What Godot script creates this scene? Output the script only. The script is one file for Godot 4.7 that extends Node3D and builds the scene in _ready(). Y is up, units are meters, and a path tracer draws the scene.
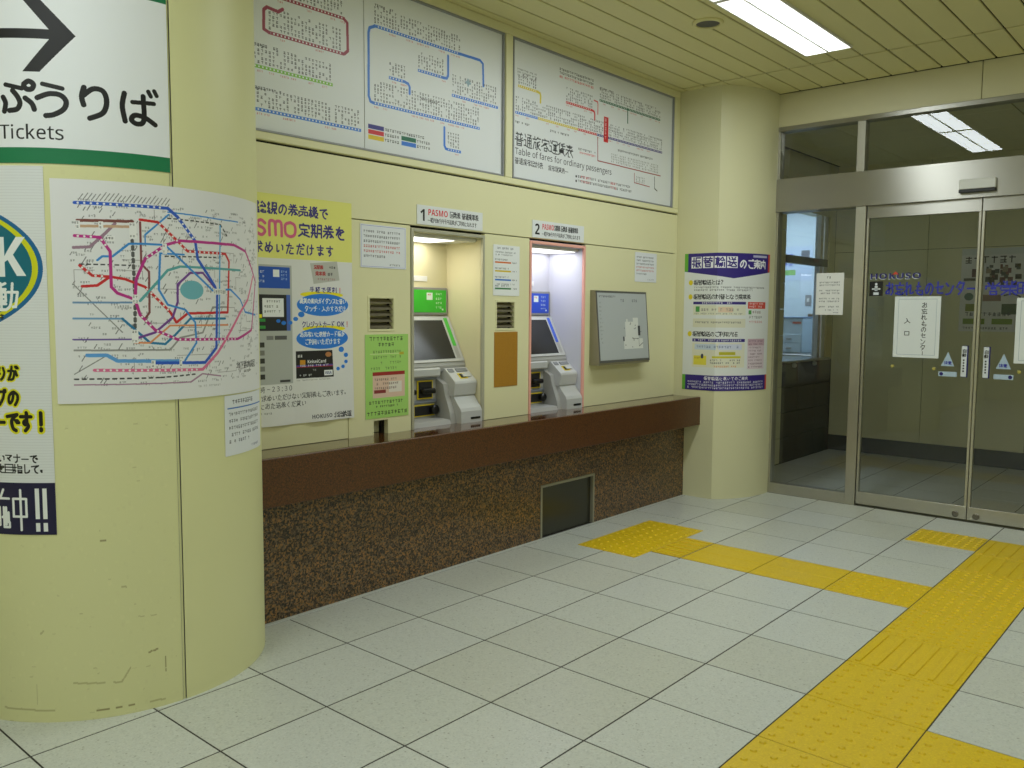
extends Node3D
# A small station ticket corner: two ticket machines in a cream wall over a granite counter, two round columns, glass sliding doors.

const CEIL := 2.96
const WZ := -0.12          # face of the ticket wall
const DX := 4.0            # face of the door wall
const PL := Vector2(-0.675, -0.17)   # centre of the round column by the map
const PLR := 0.555
const PR := Vector2(3.95, -0.25)     # centre of the round column by the doors
const PRR := 0.655
const TILE := 0.4

var M := {}
var rng := RandomNumberGenerator.new()

# ------------------------------------------------------------------ mesh building
class MB:
	var v := PackedVector3Array()
	var n := PackedVector3Array()
	var t := PackedVector2Array()
	func tri(a: Vector3, b: Vector3, c: Vector3, na := Vector3.ZERO, nb := Vector3.ZERO, nc := Vector3.ZERO, ua := Vector2.ZERO, ub := Vector2.ZERO, uc := Vector2.ZERO) -> void:
		var f := (b - a).cross(c - a).normalized()
		v.append(a); v.append(c); v.append(b)
		n.append(na if na != Vector3.ZERO else f); n.append(nc if nc != Vector3.ZERO else f); n.append(nb if nb != Vector3.ZERO else f)
		t.append(ua); t.append(uc); t.append(ub)
	# a, b, c, d run counter-clockwise seen from outside
	func quad(a: Vector3, b: Vector3, c: Vector3, d: Vector3, ua := Vector2(0, 1), ub := Vector2(1, 1), uc := Vector2(1, 0), ud := Vector2(0, 0)) -> void:
		var z := Vector3.ZERO
		tri(a, b, c, z, z, z, ua, ub, uc)
		tri(a, c, d, z, z, z, ua, uc, ud)
	func quadn(a: Vector3, b: Vector3, c: Vector3, d: Vector3, na: Vector3, nb: Vector3, nc: Vector3, nd: Vector3, ua := Vector2.ZERO, ub := Vector2.ZERO, uc := Vector2.ZERO, ud := Vector2.ZERO) -> void:
		tri(a, b, c, na, nb, nc, ua, ub, uc)
		tri(a, c, d, na, nc, nd, ua, uc, ud)
	func face(pts: Array, out: Vector3) -> void:
		var f: Vector3 = (pts[1] - pts[0]).cross(pts[2] - pts[0])
		if f.dot(out) < 0.0:
			pts = pts.duplicate()
			pts.reverse()
		var z := Vector3.ZERO
		for k in range(1, pts.size() - 1):
			tri(pts[0], pts[k], pts[k + 1], z, z, z, plan(pts[0], out), plan(pts[k], out), plan(pts[k + 1], out))
	func plan(p: Vector3, out: Vector3) -> Vector2:
		var a := out.abs()
		return Vector2(p.z, p.y) if a.x >= a.y and a.x >= a.z else (Vector2(p.x, p.z) if a.y >= a.z else Vector2(p.x, p.y))
	# a box from lo to hi with every edge chamfered by c
	func box(lo: Vector3, hi: Vector3, c := 0.0) -> void:
		var mid := (lo + hi) * 0.5
		var h := (hi - lo) * 0.5
		c = minf(c, minf(h.x, minf(h.y, h.z)) * 0.9)
		for ax in 3:
			var b := (ax + 1) % 3
			var e := (ax + 2) % 3
			for s in [-1.0, 1.0]:
				var q := []
				for w in [[-1, -1], [1, -1], [1, 1], [-1, 1]]:
					var p := Vector3.ZERO
					p[ax] = s * h[ax]; p[b] = w[0] * (h[b] - c); p[e] = w[1] * (h[e] - c)
					q.append(mid + p)
				var o := Vector3.ZERO
				o[ax] = s
				face(q, o)
			if c > 0.0:
				for s1 in [-1.0, 1.0]:
					for s2 in [-1.0, 1.0]:
						var q2 := []
						for w2 in [[-1, 0], [1, 0], [1, 1], [-1, 1]]:
							var p2 := Vector3.ZERO
							p2[ax] = w2[0] * (h[ax] - c)
							p2[b] = s1 * (h[b] - (c if w2[1] == 1 else 0.0))
							p2[e] = s2 * (h[e] - (0.0 if w2[1] == 1 else c))
							q2.append(mid + p2)
						var o2 := Vector3.ZERO
						o2[b] = s1; o2[e] = s2
						face(q2, o2)
		if c > 0.0:
			for sx in [-1.0, 1.0]:
				for sy in [-1.0, 1.0]:
					for sz in [-1.0, 1.0]:
						var g := Vector3(sx, sy, sz)
						face([mid + g * Vector3(h.x, h.y - c, h.z - c), mid + g * Vector3(h.x - c, h.y, h.z - c), mid + g * Vector3(h.x - c, h.y - c, h.z)], g)
	# profile in (z, y) swept along x; smooth sides are not needed
	func extrude_x(prof: Array, x0: float, x1: float) -> void:
		var pv := PackedVector2Array(prof)
		for k in pv.size():
			var a := pv[k]
			var b := pv[(k + 1) % pv.size()]
			var d := (b - a).orthogonal().normalized()
			if Geometry2D.is_point_in_polygon((a + b) * 0.5 + d * 0.0005, pv):
				d = -d
			face([Vector3(x0, a.y, a.x), Vector3(x1, a.y, a.x), Vector3(x1, b.y, b.x), Vector3(x0, b.y, b.x)], Vector3(0, d.y, d.x))
		var ix := Geometry2D.triangulate_polygon(pv)
		for k in range(0, ix.size(), 3):
			for s in [[x0, -1.0], [x1, 1.0]]:
				face([Vector3(s[0], pv[ix[k]].y, pv[ix[k]].x), Vector3(s[0], pv[ix[k + 1]].y, pv[ix[k + 1]].x), Vector3(s[0], pv[ix[k + 2]].y, pv[ix[k + 2]].x)], Vector3(s[1], 0, 0))
	# solid of revolution: prof holds (radius, distance along axis)
	func lathe(o: Vector3, axis: Vector3, prof: Array, seg := 20) -> void:
		var up := axis.normalized()
		var a := up.cross(Vector3(0.31, 0.87, 0.41)).normalized()
		var b := up.cross(a)
		for k in prof.size() - 1:
			var p: Vector2 = prof[k]
			var q: Vector2 = prof[k + 1]
			for s in seg:
				var t0 := TAU * s / seg
				var t1 := TAU * (s + 1) / seg
				var d0 := a * cos(t0) + b * sin(t0)
				var d1 := a * cos(t1) + b * sin(t1)
				var pa := o + d0 * p.x + up * p.y
				var pb := o + d1 * p.x + up * p.y
				var pc := o + d1 * q.x + up * q.y
				var pd := o + d0 * q.x + up * q.y
				var nn := Vector2(q.y - p.y, p.x - q.x).normalized()
				var n0 := d0 * nn.x + up * nn.y
				var n1 := d1 * nn.x + up * nn.y
				if p.x > 0.00001:
					tri(pa, pb, pc, n0, n1, n1)
				if q.x > 0.00001:
					tri(pa, pc, pd, n0, n1, n0)
	func tube(a: Vector3, b: Vector3, r: float, seg := 10) -> void:
		var l := a.distance_to(b)
		lathe(a, b - a, [Vector2(0, 0), Vector2(r, 0), Vector2(r, l), Vector2(0, l)], seg)
	func add_to(m: ArrayMesh) -> ArrayMesh:
		var arr := []
		arr.resize(Mesh.ARRAY_MAX)
		arr[Mesh.ARRAY_VERTEX] = v
		arr[Mesh.ARRAY_NORMAL] = n
		arr[Mesh.ARRAY_TEX_UV] = t
		m.add_surface_from_arrays(Mesh.PRIMITIVE_TRIANGLES, arr)
		return m
	func mesh() -> ArrayMesh:
		return add_to(ArrayMesh.new())

# ------------------------------------------------------------------ nodes
func thing(called: String, label: String, category: String, at := Vector3.ZERO, group := "") -> Node3D:
	var o := Node3D.new()
	o.name = called
	add_child(o, true)
	o.position = at
	tag(o, label, category, group)
	return o

func tag(o: Node3D, label: String, category: String, group := "") -> Node3D:
	o.set_meta("label", label)
	o.set_meta("category", category)
	if group != "":
		o.set_meta("group", group)
	return o

func put(m: Mesh, called: String, mats, parent: Node3D = null, label := "") -> MeshInstance3D:
	var o := MeshInstance3D.new()
	o.name = called
	o.mesh = m
	var list: Array = mats if mats is Array else [mats]
	for k in m.get_surface_count():
		o.set_surface_override_material(k, list[mini(k, list.size() - 1)])
	var par: Node3D = parent if parent else self
	par.add_child(o, true)
	if parent and parent.get_parent() == self and not parent is MeshInstance3D:
		o.position = -parent.position      # shapes are given in room coordinates
	if label != "":
		o.set_meta("label", label)
	return o

func part(mb: MB, called: String, mats, parent: Node3D = null, label := "") -> MeshInstance3D:
	return put(mb.mesh(), called, mats, parent, label)

func boxp(lo: Vector3, hi: Vector3, c: float, called: String, mats, parent: Node3D = null, label := "") -> MeshInstance3D:
	var mb := MB.new()
	mb.box(lo, hi, c)
	return part(mb, called, mats, parent, label)

func setting(o: Node3D) -> Node3D:
	o.set_meta("kind", "structure")
	return o

func group_node(called: String) -> Node3D:
	var o := Node3D.new()
	o.name = called
	add_child(o, true)
	return setting(o)

# ------------------------------------------------------------------ materials
func mat(c: Color, rough := 0.6, metal := 0.0, spec := 0.5) -> StandardMaterial3D:
	var m := StandardMaterial3D.new()
	m.albedo_color = c
	m.roughness = rough
	m.metallic = metal
	m.metallic_specular = spec
	return m

func tri_mat(img: Image, size: float, rough: float, c := Color.WHITE, metal := 0.0) -> StandardMaterial3D:
	var m := mat(c, rough, metal)
	m.albedo_texture = ImageTexture.create_from_image(img)
	m.uv1_triplanar = true
	m.uv1_world_triplanar = true
	m.uv1_scale = Vector3.ONE / size
	return m

func print_mat(img: Image, rough := 0.5) -> StandardMaterial3D:
	var m := mat(Color.WHITE, rough)
	m.albedo_texture = ImageTexture.create_from_image(img)
	m.texture_repeat = false
	return m

func speckle(size: int, base: Color, cols: Array, count: int, lo: int, hi: int) -> Image:
	var im := Image.create(size, size, false, Image.FORMAT_RGB8)
	im.fill(base)
	for k in count:
		var c: Color = cols[rng.randi() % cols.size()]
		var w := rng.randi_range(lo, hi)
		var h := rng.randi_range(lo, hi)
		var x := rng.randi_range(0, size - 1)
		var y := rng.randi_range(0, size - 1)
		im.fill_rect(Rect2i(x, y, w, h), c)
		if x + w > size:
			im.fill_rect(Rect2i(x - size, y, w, h), c)
		if y + h > size:
			im.fill_rect(Rect2i(x, y - size, w, h), c)
	return im

# ------------------------------------------------------------------ drawing print
func rect(im: Image, x: float, y: float, w: float, h: float, c: Color) -> void:
	im.fill_rect(Rect2i(int(round(x)), int(round(y)), maxi(1, int(round(w))), maxi(1, int(round(h)))), c)

func disc(im: Image, cx: float, cy: float, rx: float, ry: float, c: Color) -> void:
	for yy in range(int(floor(cy - ry)), int(ceil(cy + ry)) + 1):
		var k := 1.0 - pow((yy - cy) / ry, 2.0)
		if k > 0.0:
			var hw := rx * sqrt(k)
			im.fill_rect(Rect2i(int(round(cx - hw)), yy, maxi(1, int(round(hw * 2.0))), 1), c)

func seg(im: Image, a: Vector2, b: Vector2, w: float, c: Color, dash := 0.0) -> void:
	var l := a.distance_to(b)
	var step := maxf(0.7, w / 6.0)
	var cnt := maxi(1, int(ceil(l / step)))
	for k in cnt + 1:
		var f := float(k) / cnt
		if dash > 0.0 and fmod(f * l, dash * 2.0) > dash:
			continue
		var p := a.lerp(b, f)
		if w <= 5.0:
			var s := maxi(1, int(round(w)))
			im.fill_rect(Rect2i(int(round(p.x - s * 0.5)), int(round(p.y - s * 0.5)), s, s), c)
		else:
			disc(im, p.x, p.y, w * 0.5, w * 0.5, c)

func path(im: Image, pts: Array, w: float, c: Color, dash := 0.0) -> void:
	for k in pts.size() - 1:
		seg(im, pts[k], pts[k + 1], w, c, dash)

func vv(flat: Array) -> Array:
	var out := []
	for k in range(0, flat.size(), 2):
		out.append(Vector2(flat[k], flat[k + 1]))
	return out

func poly(im: Image, pts: Array, c: Color) -> void:
	var y0 := 1e9
	var y1 := -1e9
	for p in pts:
		y0 = minf(y0, p.y)
		y1 = maxf(y1, p.y)
	for yy in range(int(floor(y0)), int(ceil(y1)) + 1):
		var xs := []
		var sy := yy + 0.5
		for k in pts.size():
			var a: Vector2 = pts[k]
			var b: Vector2 = pts[(k + 1) % pts.size()]
			if (a.y <= sy) != (b.y <= sy):
				xs.append(a.x + (sy - a.y) / (b.y - a.y) * (b.x - a.x))
		xs.sort()
		for k in range(0, xs.size() - 1, 2):
			var w := int(round(xs[k + 1])) - int(round(xs[k]))
			if w > 0:
				im.fill_rect(Rect2i(int(round(xs[k])), yy, w, 1), c)

# latin lettering: the triangles of a TextMesh filled into the picture; x, y is the left end of the base line
var fonts := {}
func latin(im: Image, s: String, x: float, y: float, cap: float, c: Color, bold := false, sx := 1.0) -> float:
	var key := "b" if bold else "r"
	if not fonts.has(key):
		var f := SystemFont.new()
		f.font_names = PackedStringArray(["Droid Sans"])
		f.font_weight = 700 if bold else 400
		fonts[key] = f
	var tm := TextMesh.new()
	tm.font = fonts[key]
	tm.text = s
	tm.font_size = 64
	tm.pixel_size = 1.0 / 64.0
	tm.depth = 0.0
	tm.curve_step = 1.0
	tm.horizontal_alignment = HORIZONTAL_ALIGNMENT_LEFT
	tm.vertical_alignment = VERTICAL_ALIGNMENT_BOTTOM
	var arr := tm.get_mesh_arrays()
	var vs: PackedVector3Array = arr[Mesh.ARRAY_VERTEX]
	var ix: PackedInt32Array = arr[Mesh.ARRAY_INDEX] if arr[Mesh.ARRAY_INDEX] != null else PackedInt32Array(range(vs.size()))
	var k := cap / 0.714
	var dsc := 0.236
	var xmax := 0.0
	for q in range(0, ix.size(), 3):
		var pts := []
		for e in 3:
			var p := vs[ix[q + e]]
			pts.append(Vector2(x + p.x * k * sx, y - (p.y - dsc) * k))
			xmax = maxf(xmax, p.x * k * sx)
		poly(im, pts, c)
	return xmax

# Japanese lettering: strokes on a ten by ten grid, "~" marks a curved stroke, "@" sets another sign into the box that follows
const G := {
	"の": "~524628162351838669", "り": "~312435 ~61746749", "が": "~1353645839 ~403519 7386 7081 8091", "ば": "~211529 4383 ~606668594847575788 7081 8091",
	"は": "~211529 4383 ~6066685948475788", "で": "1281 ~8153455879 7485 8495", "す": "1282 ~5055463544556749", "い": "~22273847 ~728386", "ま": "1282 2474 ~50574938375788",
	"を": "1272 ~402416 ~16435456 ~8345375989", "し": "~3037497886", "て": "1281 ~8153455879", "た": "1262 ~402619 5484 ~56485989", "だ": "1262 ~402619 5484 ~56485989 7081 8091",
	"け": "~211529 4383 ~60675849", "め": "~213558 ~6047281624538486 8659", "お": "1252 ~40474818172654748769 7183", "れ": "2029 1333 ~07436265688897", "も": "~4036388986 2363 1666",
	"な": "1252 ~301706 7284 ~64675938476788", "と": "2044 ~83442638 3888", "ご": "2171 ~26385989 7081 8091", "に": "~211529 4383 ~46475989", "く": "602569", "る": "2171 ~712553848659 5938",
	"う": "3161 ~14436374766839", "タ": "4014 3181 ~816639 3556", "ー": "1585", "マ": "1181 8145 3467", "ナ": "1383 ~505739", "セ": "1483 8365 ~30374888", "ン": "1133 ~195883", "ク": "4014 3181 ~816629",
	"レ": "2028 ~286883", "ジ": "2142 1444 ~195883 7081 8091", "ッ": "1324 4354 ~837649", "ト": "3039 3366", "カ": "1383 8378 7868 ~503619", "ド": "3039 3366 6071 7080", "ガ": "1373 7368 6858 ~403619 7081 8091",
	"イ": "~703416 4449", "ダ": "4014 3171 ~716639 3556 7081 8091", "ス": "1181 ~815519 5588", "チ": "~704212 0494 ~525739", "プ": "1171 ~716539 ~8070718180", "!": "5056 5859", "。": "~1626281716", "・": "4555",
	"糸": "5022 2262 7125 2575 5559 3718 7789", "日": "0009 0090 9099 0595 0999", "目": "0009 0090 9099 0393 0696 0999", "口": "1218 1282 8288 1888", "田": "0009 0090 9099 0595 0999 5059", "木": "0393 5059 5308 5398",
	"心": "1517 ~32389888 5254 8496", "月": "2009 2090 9099 2393 2696", "扌": "0393 5058 5849 0687", "方": "5052 0292 4419 4484 8488 8878", "也": "0482 8286 2028 2898 9896 5057", "辶": "1022 0424 2428 ~08285999",
	"車": "0191 @日2276 0797 5059", "金": "5014 5094 2474 1686 5459 2738 8767 0999", "亻": "8004 5359",
	"総": "@糸0039 6051 7193 6344 4484 8394 @心4699", "線": "@糸0039 6150 @日5095 7579 4666 6649 9577 7799", "券": "2031 7061 1282 0494 5044 4408 5498 3676 7678 7868 4739", "売": "1181 5053 2373 0595 0507 9597 4647 4709 6668 6898 9896",
	"機": "@木0039 5041 4153 5344 8071 7183 8374 4595 6068 6899 5548 9679", "定": "4051 1191 1113 9193 2474 5458 5686 3637 3709 3799", "期": "0141 1016 3036 1333 1434 0646 1709 3749 @月5099", "求": "0292 5059 5949 7081 1435 3619 8465 5598",
	"動": "4011 0242 @田0346 0747 0949 2029 5393 9388 8878 ~706749", "上": "5058 5484 0898", "業": "3033 6063 1021 8071 0393 1484 0696 5359 4609 5699", "指": "@扌0039 5054 8252 5494 9492 @日5699", "施": "@方0049 6042 5292 @也5499",
	"中": "1216 1282 8286 1686 5059", "普": "2031 7061 1181 3135 6165 1324 8374 0595 @日2679", "通": "@辶0099 4080 8062 4248 4282 8288 4484 4686 6268", "旅": "@方0049 6042 5191 8354 5459 5949 ~646799 8567",
	"客": "4051 1191 1113 9193 4325 4373 7306 4398 @口3679", "運": "@辶0099 3032 3090 9092 @車4298", "賃": "3002 2124 8041 4292 6164 4484 @目2577 3809 6799", "表": "1181 2272 0494 5054 4408 3639 3959 5499 8366",
	"振": "@扌0039 4090 4049 5383 4595 5659 5979 6599 8677", "替": "0141 0343 2015 2344 5191 5393 7055 7394 @日2579", "輸": "@車0049 7043 7093 6383 @月4669 7578 9599", "送": "@辶0099 4051 8071 4282 3595 6265 6538 6598",
	"案": "4051 1191 1112 9192 4234 3466 6226 0494 0696 5559 4609 5699", "内": "1219 1282 8289 5044 4427 4467", "忘": "5051 0292 2225 2585 @心0699", "営": "1122 4142 8163 0393 0305 9395 @口3465 @口2679",
	"時": "@日0138 5191 7063 4393 4595 8489 8979 5667", "間": "0009 0040 4044 0242 0444 5090 5054 5292 5494 9099 9989 @日3669", "入": "3142 ~425598 ~424609", "地": "0333 2028 0838 @也4199", "下": "0191 4149 4476",
	"鉄": "@金0049 6043 5393 4696 7056 5649 7699", "路": "@口0143 2428 2545 0508 0937 6044 6282 8246 5396 @口5689", "図": "0009 0090 9099 0999 3243 5254 7228 3578", "北": "3039 0333 0837 6068 6898 9896 9264",
	"道": "@辶0099 4051 8071 3191 6152 @目4388", "回": "0009 0090 9099 0999 @口3377", "数": "2024 0343 4032 0646 2637 3618 6045 5292 8249 6399", "乗": "7011 0292 0595 2226 7276 5159 4609 5699", "手": "7011 1383 0595 5158 5848",
	"軽": "@車0049 5090 9045 5094 6669 5686 4999", "便": "@亻0029 3090 @日4285 6038 4799", "利": "4001 0252 2029 2307 2446 6166 9099 9989", "対": "2022 0242 3209 1239 4393 8089 8979 5566", "法": "0112 0314 0926 4191 6055 3595 5549 4989 7698", "用": "1109 1181 8189 1484 1687 5159",
	"実": "4051 1191 1112 9192 2373 2575 0797 5258 5709 5799", "自": "5040 @目1199", "注": "0112 0314 0926 5061 3292 4585 3898 6268", "意": "4051 1181 3133 6163 0393 @日2476 @心0799",
	"力": "1383 8378 7868 ~503619", "千": "7021 0494 5159", "円": "1119 1181 8189 5155 1585", "一": "0595",
}
const FILL := "総線券売機定期業指施普通旅客運賃表振替輸送案営時間地鉄路図道数乗軽便利対法"
var glyph_cache := {}

func curve(p: Array) -> Array:
	var out := []
	for k in p.size() - 1:
		var p0: Vector2 = p[maxi(0, k - 1)]
		var p1: Vector2 = p[k]
		var p2: Vector2 = p[k + 1]
		var p3: Vector2 = p[mini(p.size() - 1, k + 2)]
		for s in 6:
			out.append(p1.cubic_interpolate(p2, p0, p3, s / 6.0))
	out.append(p[-1])
	return out

func glyph(ch: String) -> Array:
	if glyph_cache.has(ch):
		return glyph_cache[ch]
	var src: String = G[ch] if G.has(ch) else G[FILL[ch.unicode_at(0) % FILL.length()]]
	var out := []
	for tok in src.split(" "):
		if tok.begins_with("@"):
			var lo := Vector2(int(tok[2]), int(tok[3])) / 9.0
			var hi := Vector2(int(tok[4]), int(tok[5])) / 9.0
			for st in glyph(tok[1]):
				var moved := []
				for p in st:
					moved.append(lo + (hi - lo) * p)
				out.append(moved)
			continue
		var smooth := tok.begins_with("~")
		if smooth:
			tok = tok.substr(1)
		var pts := []
		for k in range(0, tok.length() - 1, 2):
			pts.append(Vector2(int(tok[k]), int(tok[k + 1])) / 9.0)
		out.append(curve(pts) if smooth else pts)
	glyph_cache[ch] = out
	return out

# x, y is the upper left corner of the line of text
func text(im: Image, s: String, x: float, y: float, size: float, c: Color, w := 0.11, adv := 1.12, sx := 1.0, down := false) -> void:
	var at := Vector2(x, y)
	for ch in s:
		if ch == " ":
			at.x += size * 0.5 * sx
			continue
		if ch.unicode_at(0) < 128 and ch != "!":
			at.x += latin(im, ch, at.x, at.y + size * 0.95, size * 0.9, c, true, sx) + size * 0.12
			continue
		for st in glyph(ch):
			var moved := []
			for p in st:
				moved.append(at + Vector2(p.x * size * sx, p.y * size))
			path(im, moved, maxf(1.0, size * w), c)
		if down:
			at.y += size * adv
		else:
			at.x += size * adv * sx

# rows of print too small to read
func fine(im: Image, x: float, y: float, w: float, size: float, c: Color, fill := 0.85) -> void:
	var cx := x
	while cx < x + w - size:
		if rng.randf() < fill:
			var k := rng.randi() % 3
			var t := maxf(1.0, size * 0.16)
			rect(im, cx, y + size * rng.randf_range(0.0, 0.2), size * 0.8, t, c)
			rect(im, cx + size * rng.randf_range(0.1, 0.6), y, t, size * 0.95, c)
			if k > 0:
				rect(im, cx, y + size * 0.5, size * 0.8, t, c)
			if k > 1:
				rect(im, cx, y + size * 0.8, size * 0.8, t, c)
		cx += size * 1.1

func sheet_img(w: int, h: int, c := Color(0.93, 0.93, 0.93)) -> Image:
	var im := Image.create(w, h, false, Image.FORMAT_RGB8)
	im.fill(c)
	return im

# one line of a fare table: coloured band with station marks, columns of names above, prices below
func stations(im: Image, x0: float, x1: float, y: float, c: Color, names := 62.0, th := 13.0, pitch := 17.0) -> void:
	var ink := Color(0.2, 0.2, 0.22)
	rect(im, x0, y - th * 0.5, x1 - x0, th, c)
	var x := x0 + 6.0
	while x < x1 - 6.0:
		rect(im, x, y - 3, 7, 6, Color(0.95, 0.95, 0.95))
		var rows := int(names / 15.0)
		for r in rows:
			if rng.randf() < 0.8:
				fine(im, x - 3, y - th - 10 - r * 15.0, 14, 11, ink, 1.0)
		if rng.randf() < 0.22:
			fine(im, x - 4, y + th, 26, 8, Color(0.75, 0.35, 0.33), 1.0)
		x += pitch

# ------------------------------------------------------------------ flat sheets and curved sheets
func sheet(called: String, tl: Vector3, right: Vector3, down: Vector3, img_mat: Material, edge: Material, thick := 0.0015, wave := 0.0) -> MeshInstance3D:
	var nrm := down.cross(right).normalized()
	if wave == 0.0:
		var f := MB.new()
		f.quad(tl + down, tl + down + right, tl + right, tl)
		var b := MB.new()
		var o := -nrm * thick
		b.quad(tl + o, tl + right + o, tl + right + down + o, tl + down + o)
		for e in [[tl, tl + right], [tl + right, tl + right + down], [tl + right + down, tl + down], [tl + down, tl]]:
			b.face([e[0], e[1], e[1] + o, e[0] + o], (e[0] + e[1]) * 0.5 - (tl + right * 0.5 + down * 0.5))
		return put(b.add_to(f.mesh()), called, [img_mat, edge])
	var f2 := MB.new()
	var b2 := MB.new()
	var nx := 24
	var ny := 24
	for j in ny:
		for i in nx:
			var c := []
			var u := []
			for e in [[0, 1], [1, 1], [1, 0], [0, 0]]:
				var a := float(i + e[0]) / nx
				var bq := float(j + e[1]) / ny
				var bulge := wave * pow(bq, 6.0) * (0.6 + 0.4 * sin(a * 19.0)) + wave * 0.12 * sin(a * 9.0 + bq * 7.0)
				c.append(tl + right * a + down * bq + nrm * (maxf(bulge, 0.0)))
				u.append(Vector2(a, bq))
			f2.quad(c[0], c[1], c[2], c[3], u[0], u[1], u[2], u[3])
			var o2 := -nrm * thick
			b2.quad(c[3] + o2, c[2] + o2, c[1] + o2, c[0] + o2)
	return put(b2.add_to(f2.mesh()), called, [img_mat, edge])

# a sheet pasted on a column: bearings in degrees from +x towards +z, a0 the edge at the left
func curved(called: String, c: Vector2, r: float, a0: float, a1: float, y0: float, y1: float, img_mat: Material, edge: Material, lift := 0.002, lead := 0.0, lead_x := 0.0) -> MeshInstance3D:
	var f := MB.new()
	var b := MB.new()
	var nseg := 36
	var arc := deg_to_rad(absf(a0 - a1)) * r
	var total := arc + lead
	var pts := []
	if lead > 0.0:
		var zc := c.y + sqrt(PRR * PRR - pow(lead_x - c.x, 2.0))
		for k in 4:
			pts.append([Vector3(lead_x - lift, 0, zc - lead * (1.0 - k / 3.0) + lift * 0.4), Vector3(-1, 0, 0), lead * k / 3.0 / total])
	for k in nseg + 1:
		var a := deg_to_rad(lerpf(a0, a1, float(k) / nseg))
		var d := Vector3(cos(a), 0, sin(a))
		pts.append([Vector3(c.x, 0, c.y) + d * (r + lift), d, (lead + arc * k / nseg) / total])
	for k in pts.size() - 1:
		var p: Array = pts[k]
		var q: Array = pts[k + 1]
		var lo := Vector3(0, y0, 0)
		var hi := Vector3(0, y1, 0)
		f.quadn(p[0] + lo, q[0] + lo, q[0] + hi, p[0] + hi, p[1], q[1], q[1], p[1], Vector2(p[2], 1), Vector2(q[2], 1), Vector2(q[2], 0), Vector2(p[2], 0))
		var op: Vector3 = -p[1] * 0.0015
		var oq: Vector3 = -q[1] * 0.0015
		b.quad(p[0] + hi + op, q[0] + hi + oq, q[0] + lo + oq, p[0] + lo + op)
		b.face([p[0] + hi, q[0] + hi, q[0] + hi + oq, p[0] + hi + op], Vector3.UP)
		b.face([p[0] + lo, q[0] + lo, q[0] + lo + oq, p[0] + lo + op], Vector3.DOWN)
	var first: Array = pts[0]
	var last: Array = pts[-1]
	for e in [first, last]:
		var oo: Vector3 = -e[1] * 0.0015
		b.face([e[0] + Vector3(0, y0, 0), e[0] + Vector3(0, y1, 0), e[0] + Vector3(0, y1, 0) + oo, e[0] + Vector3(0, y0, 0) + oo], e[0] - pts[int(pts.size() / 2.0)][0])
	return put(b.add_to(f.mesh()), called, [img_mat, edge])

# vinyl lettering cut from film, standing on a pane
func lettering(mb: MB, s: String, o: Vector3, right: Vector3, up: Vector3, size: float, w: float, adv := 1.12, sx := 1.0) -> void:
	var nrm := right.cross(up)
	var at := o
	var layer := 0
	for ch in s:
		for st in glyph(ch):
			layer += 1
			var p := []
			for q in st:
				var w3: Vector3 = at + right * (q.x * size * sx) + up * ((1.0 - q.y) * size) + nrm * (0.00006 * (layer % 9))
				if p.is_empty() or p[-1].distance_to(w3) > w * 0.12:
					p.append(w3)
			if p.size() < 2:
				continue
			var l := []
			var r := []
			for k in p.size():
				var d: Vector3 = (p[mini(k + 1, p.size() - 1)] - p[maxi(k - 1, 0)]).normalized()
				var sd := nrm.cross(d) * w * 0.5
				var e: Vector3 = d * w * (-0.4 if k == 0 else (0.4 if k == p.size() - 1 else 0.0))
				l.append(p[k] + sd + e)
				r.append(p[k] - sd + e)
			for k in p.size() - 1:
				mb.face([l[k], l[k + 1], r[k + 1]], nrm)
				mb.face([l[k], r[k + 1], r[k]], nrm)
		at += right * size * adv

func latin_mesh(s: String, h: float, depth: float, bold := true) -> ArrayMesh:
	var tm := TextMesh.new()
	var f := SystemFont.new()
	f.font_names = PackedStringArray(["Droid Sans"])
	f.font_weight = 700 if bold else 400
	f.font_italic = true
	tm.font = f
	tm.text = s
	tm.font_size = 64
	tm.pixel_size = h / 0.714 / 64.0
	tm.depth = depth
	tm.horizontal_alignment = HORIZONTAL_ALIGNMENT_LEFT
	tm.vertical_alignment = VERTICAL_ALIGNMENT_BOTTOM
	var am := ArrayMesh.new()
	am.add_surface_from_arrays(Mesh.PRIMITIVE_TRIANGLES, tm.get_mesh_arrays())
	return am

# ------------------------------------------------------------------ the printed things
const INK := Color(0.05, 0.05, 0.06)
const BLUE := Color(0.22, 0.48, 0.86)
const RED := Color(0.82, 0.16, 0.18)
const NAVY := Color(0.2, 0.17, 0.52)

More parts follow.
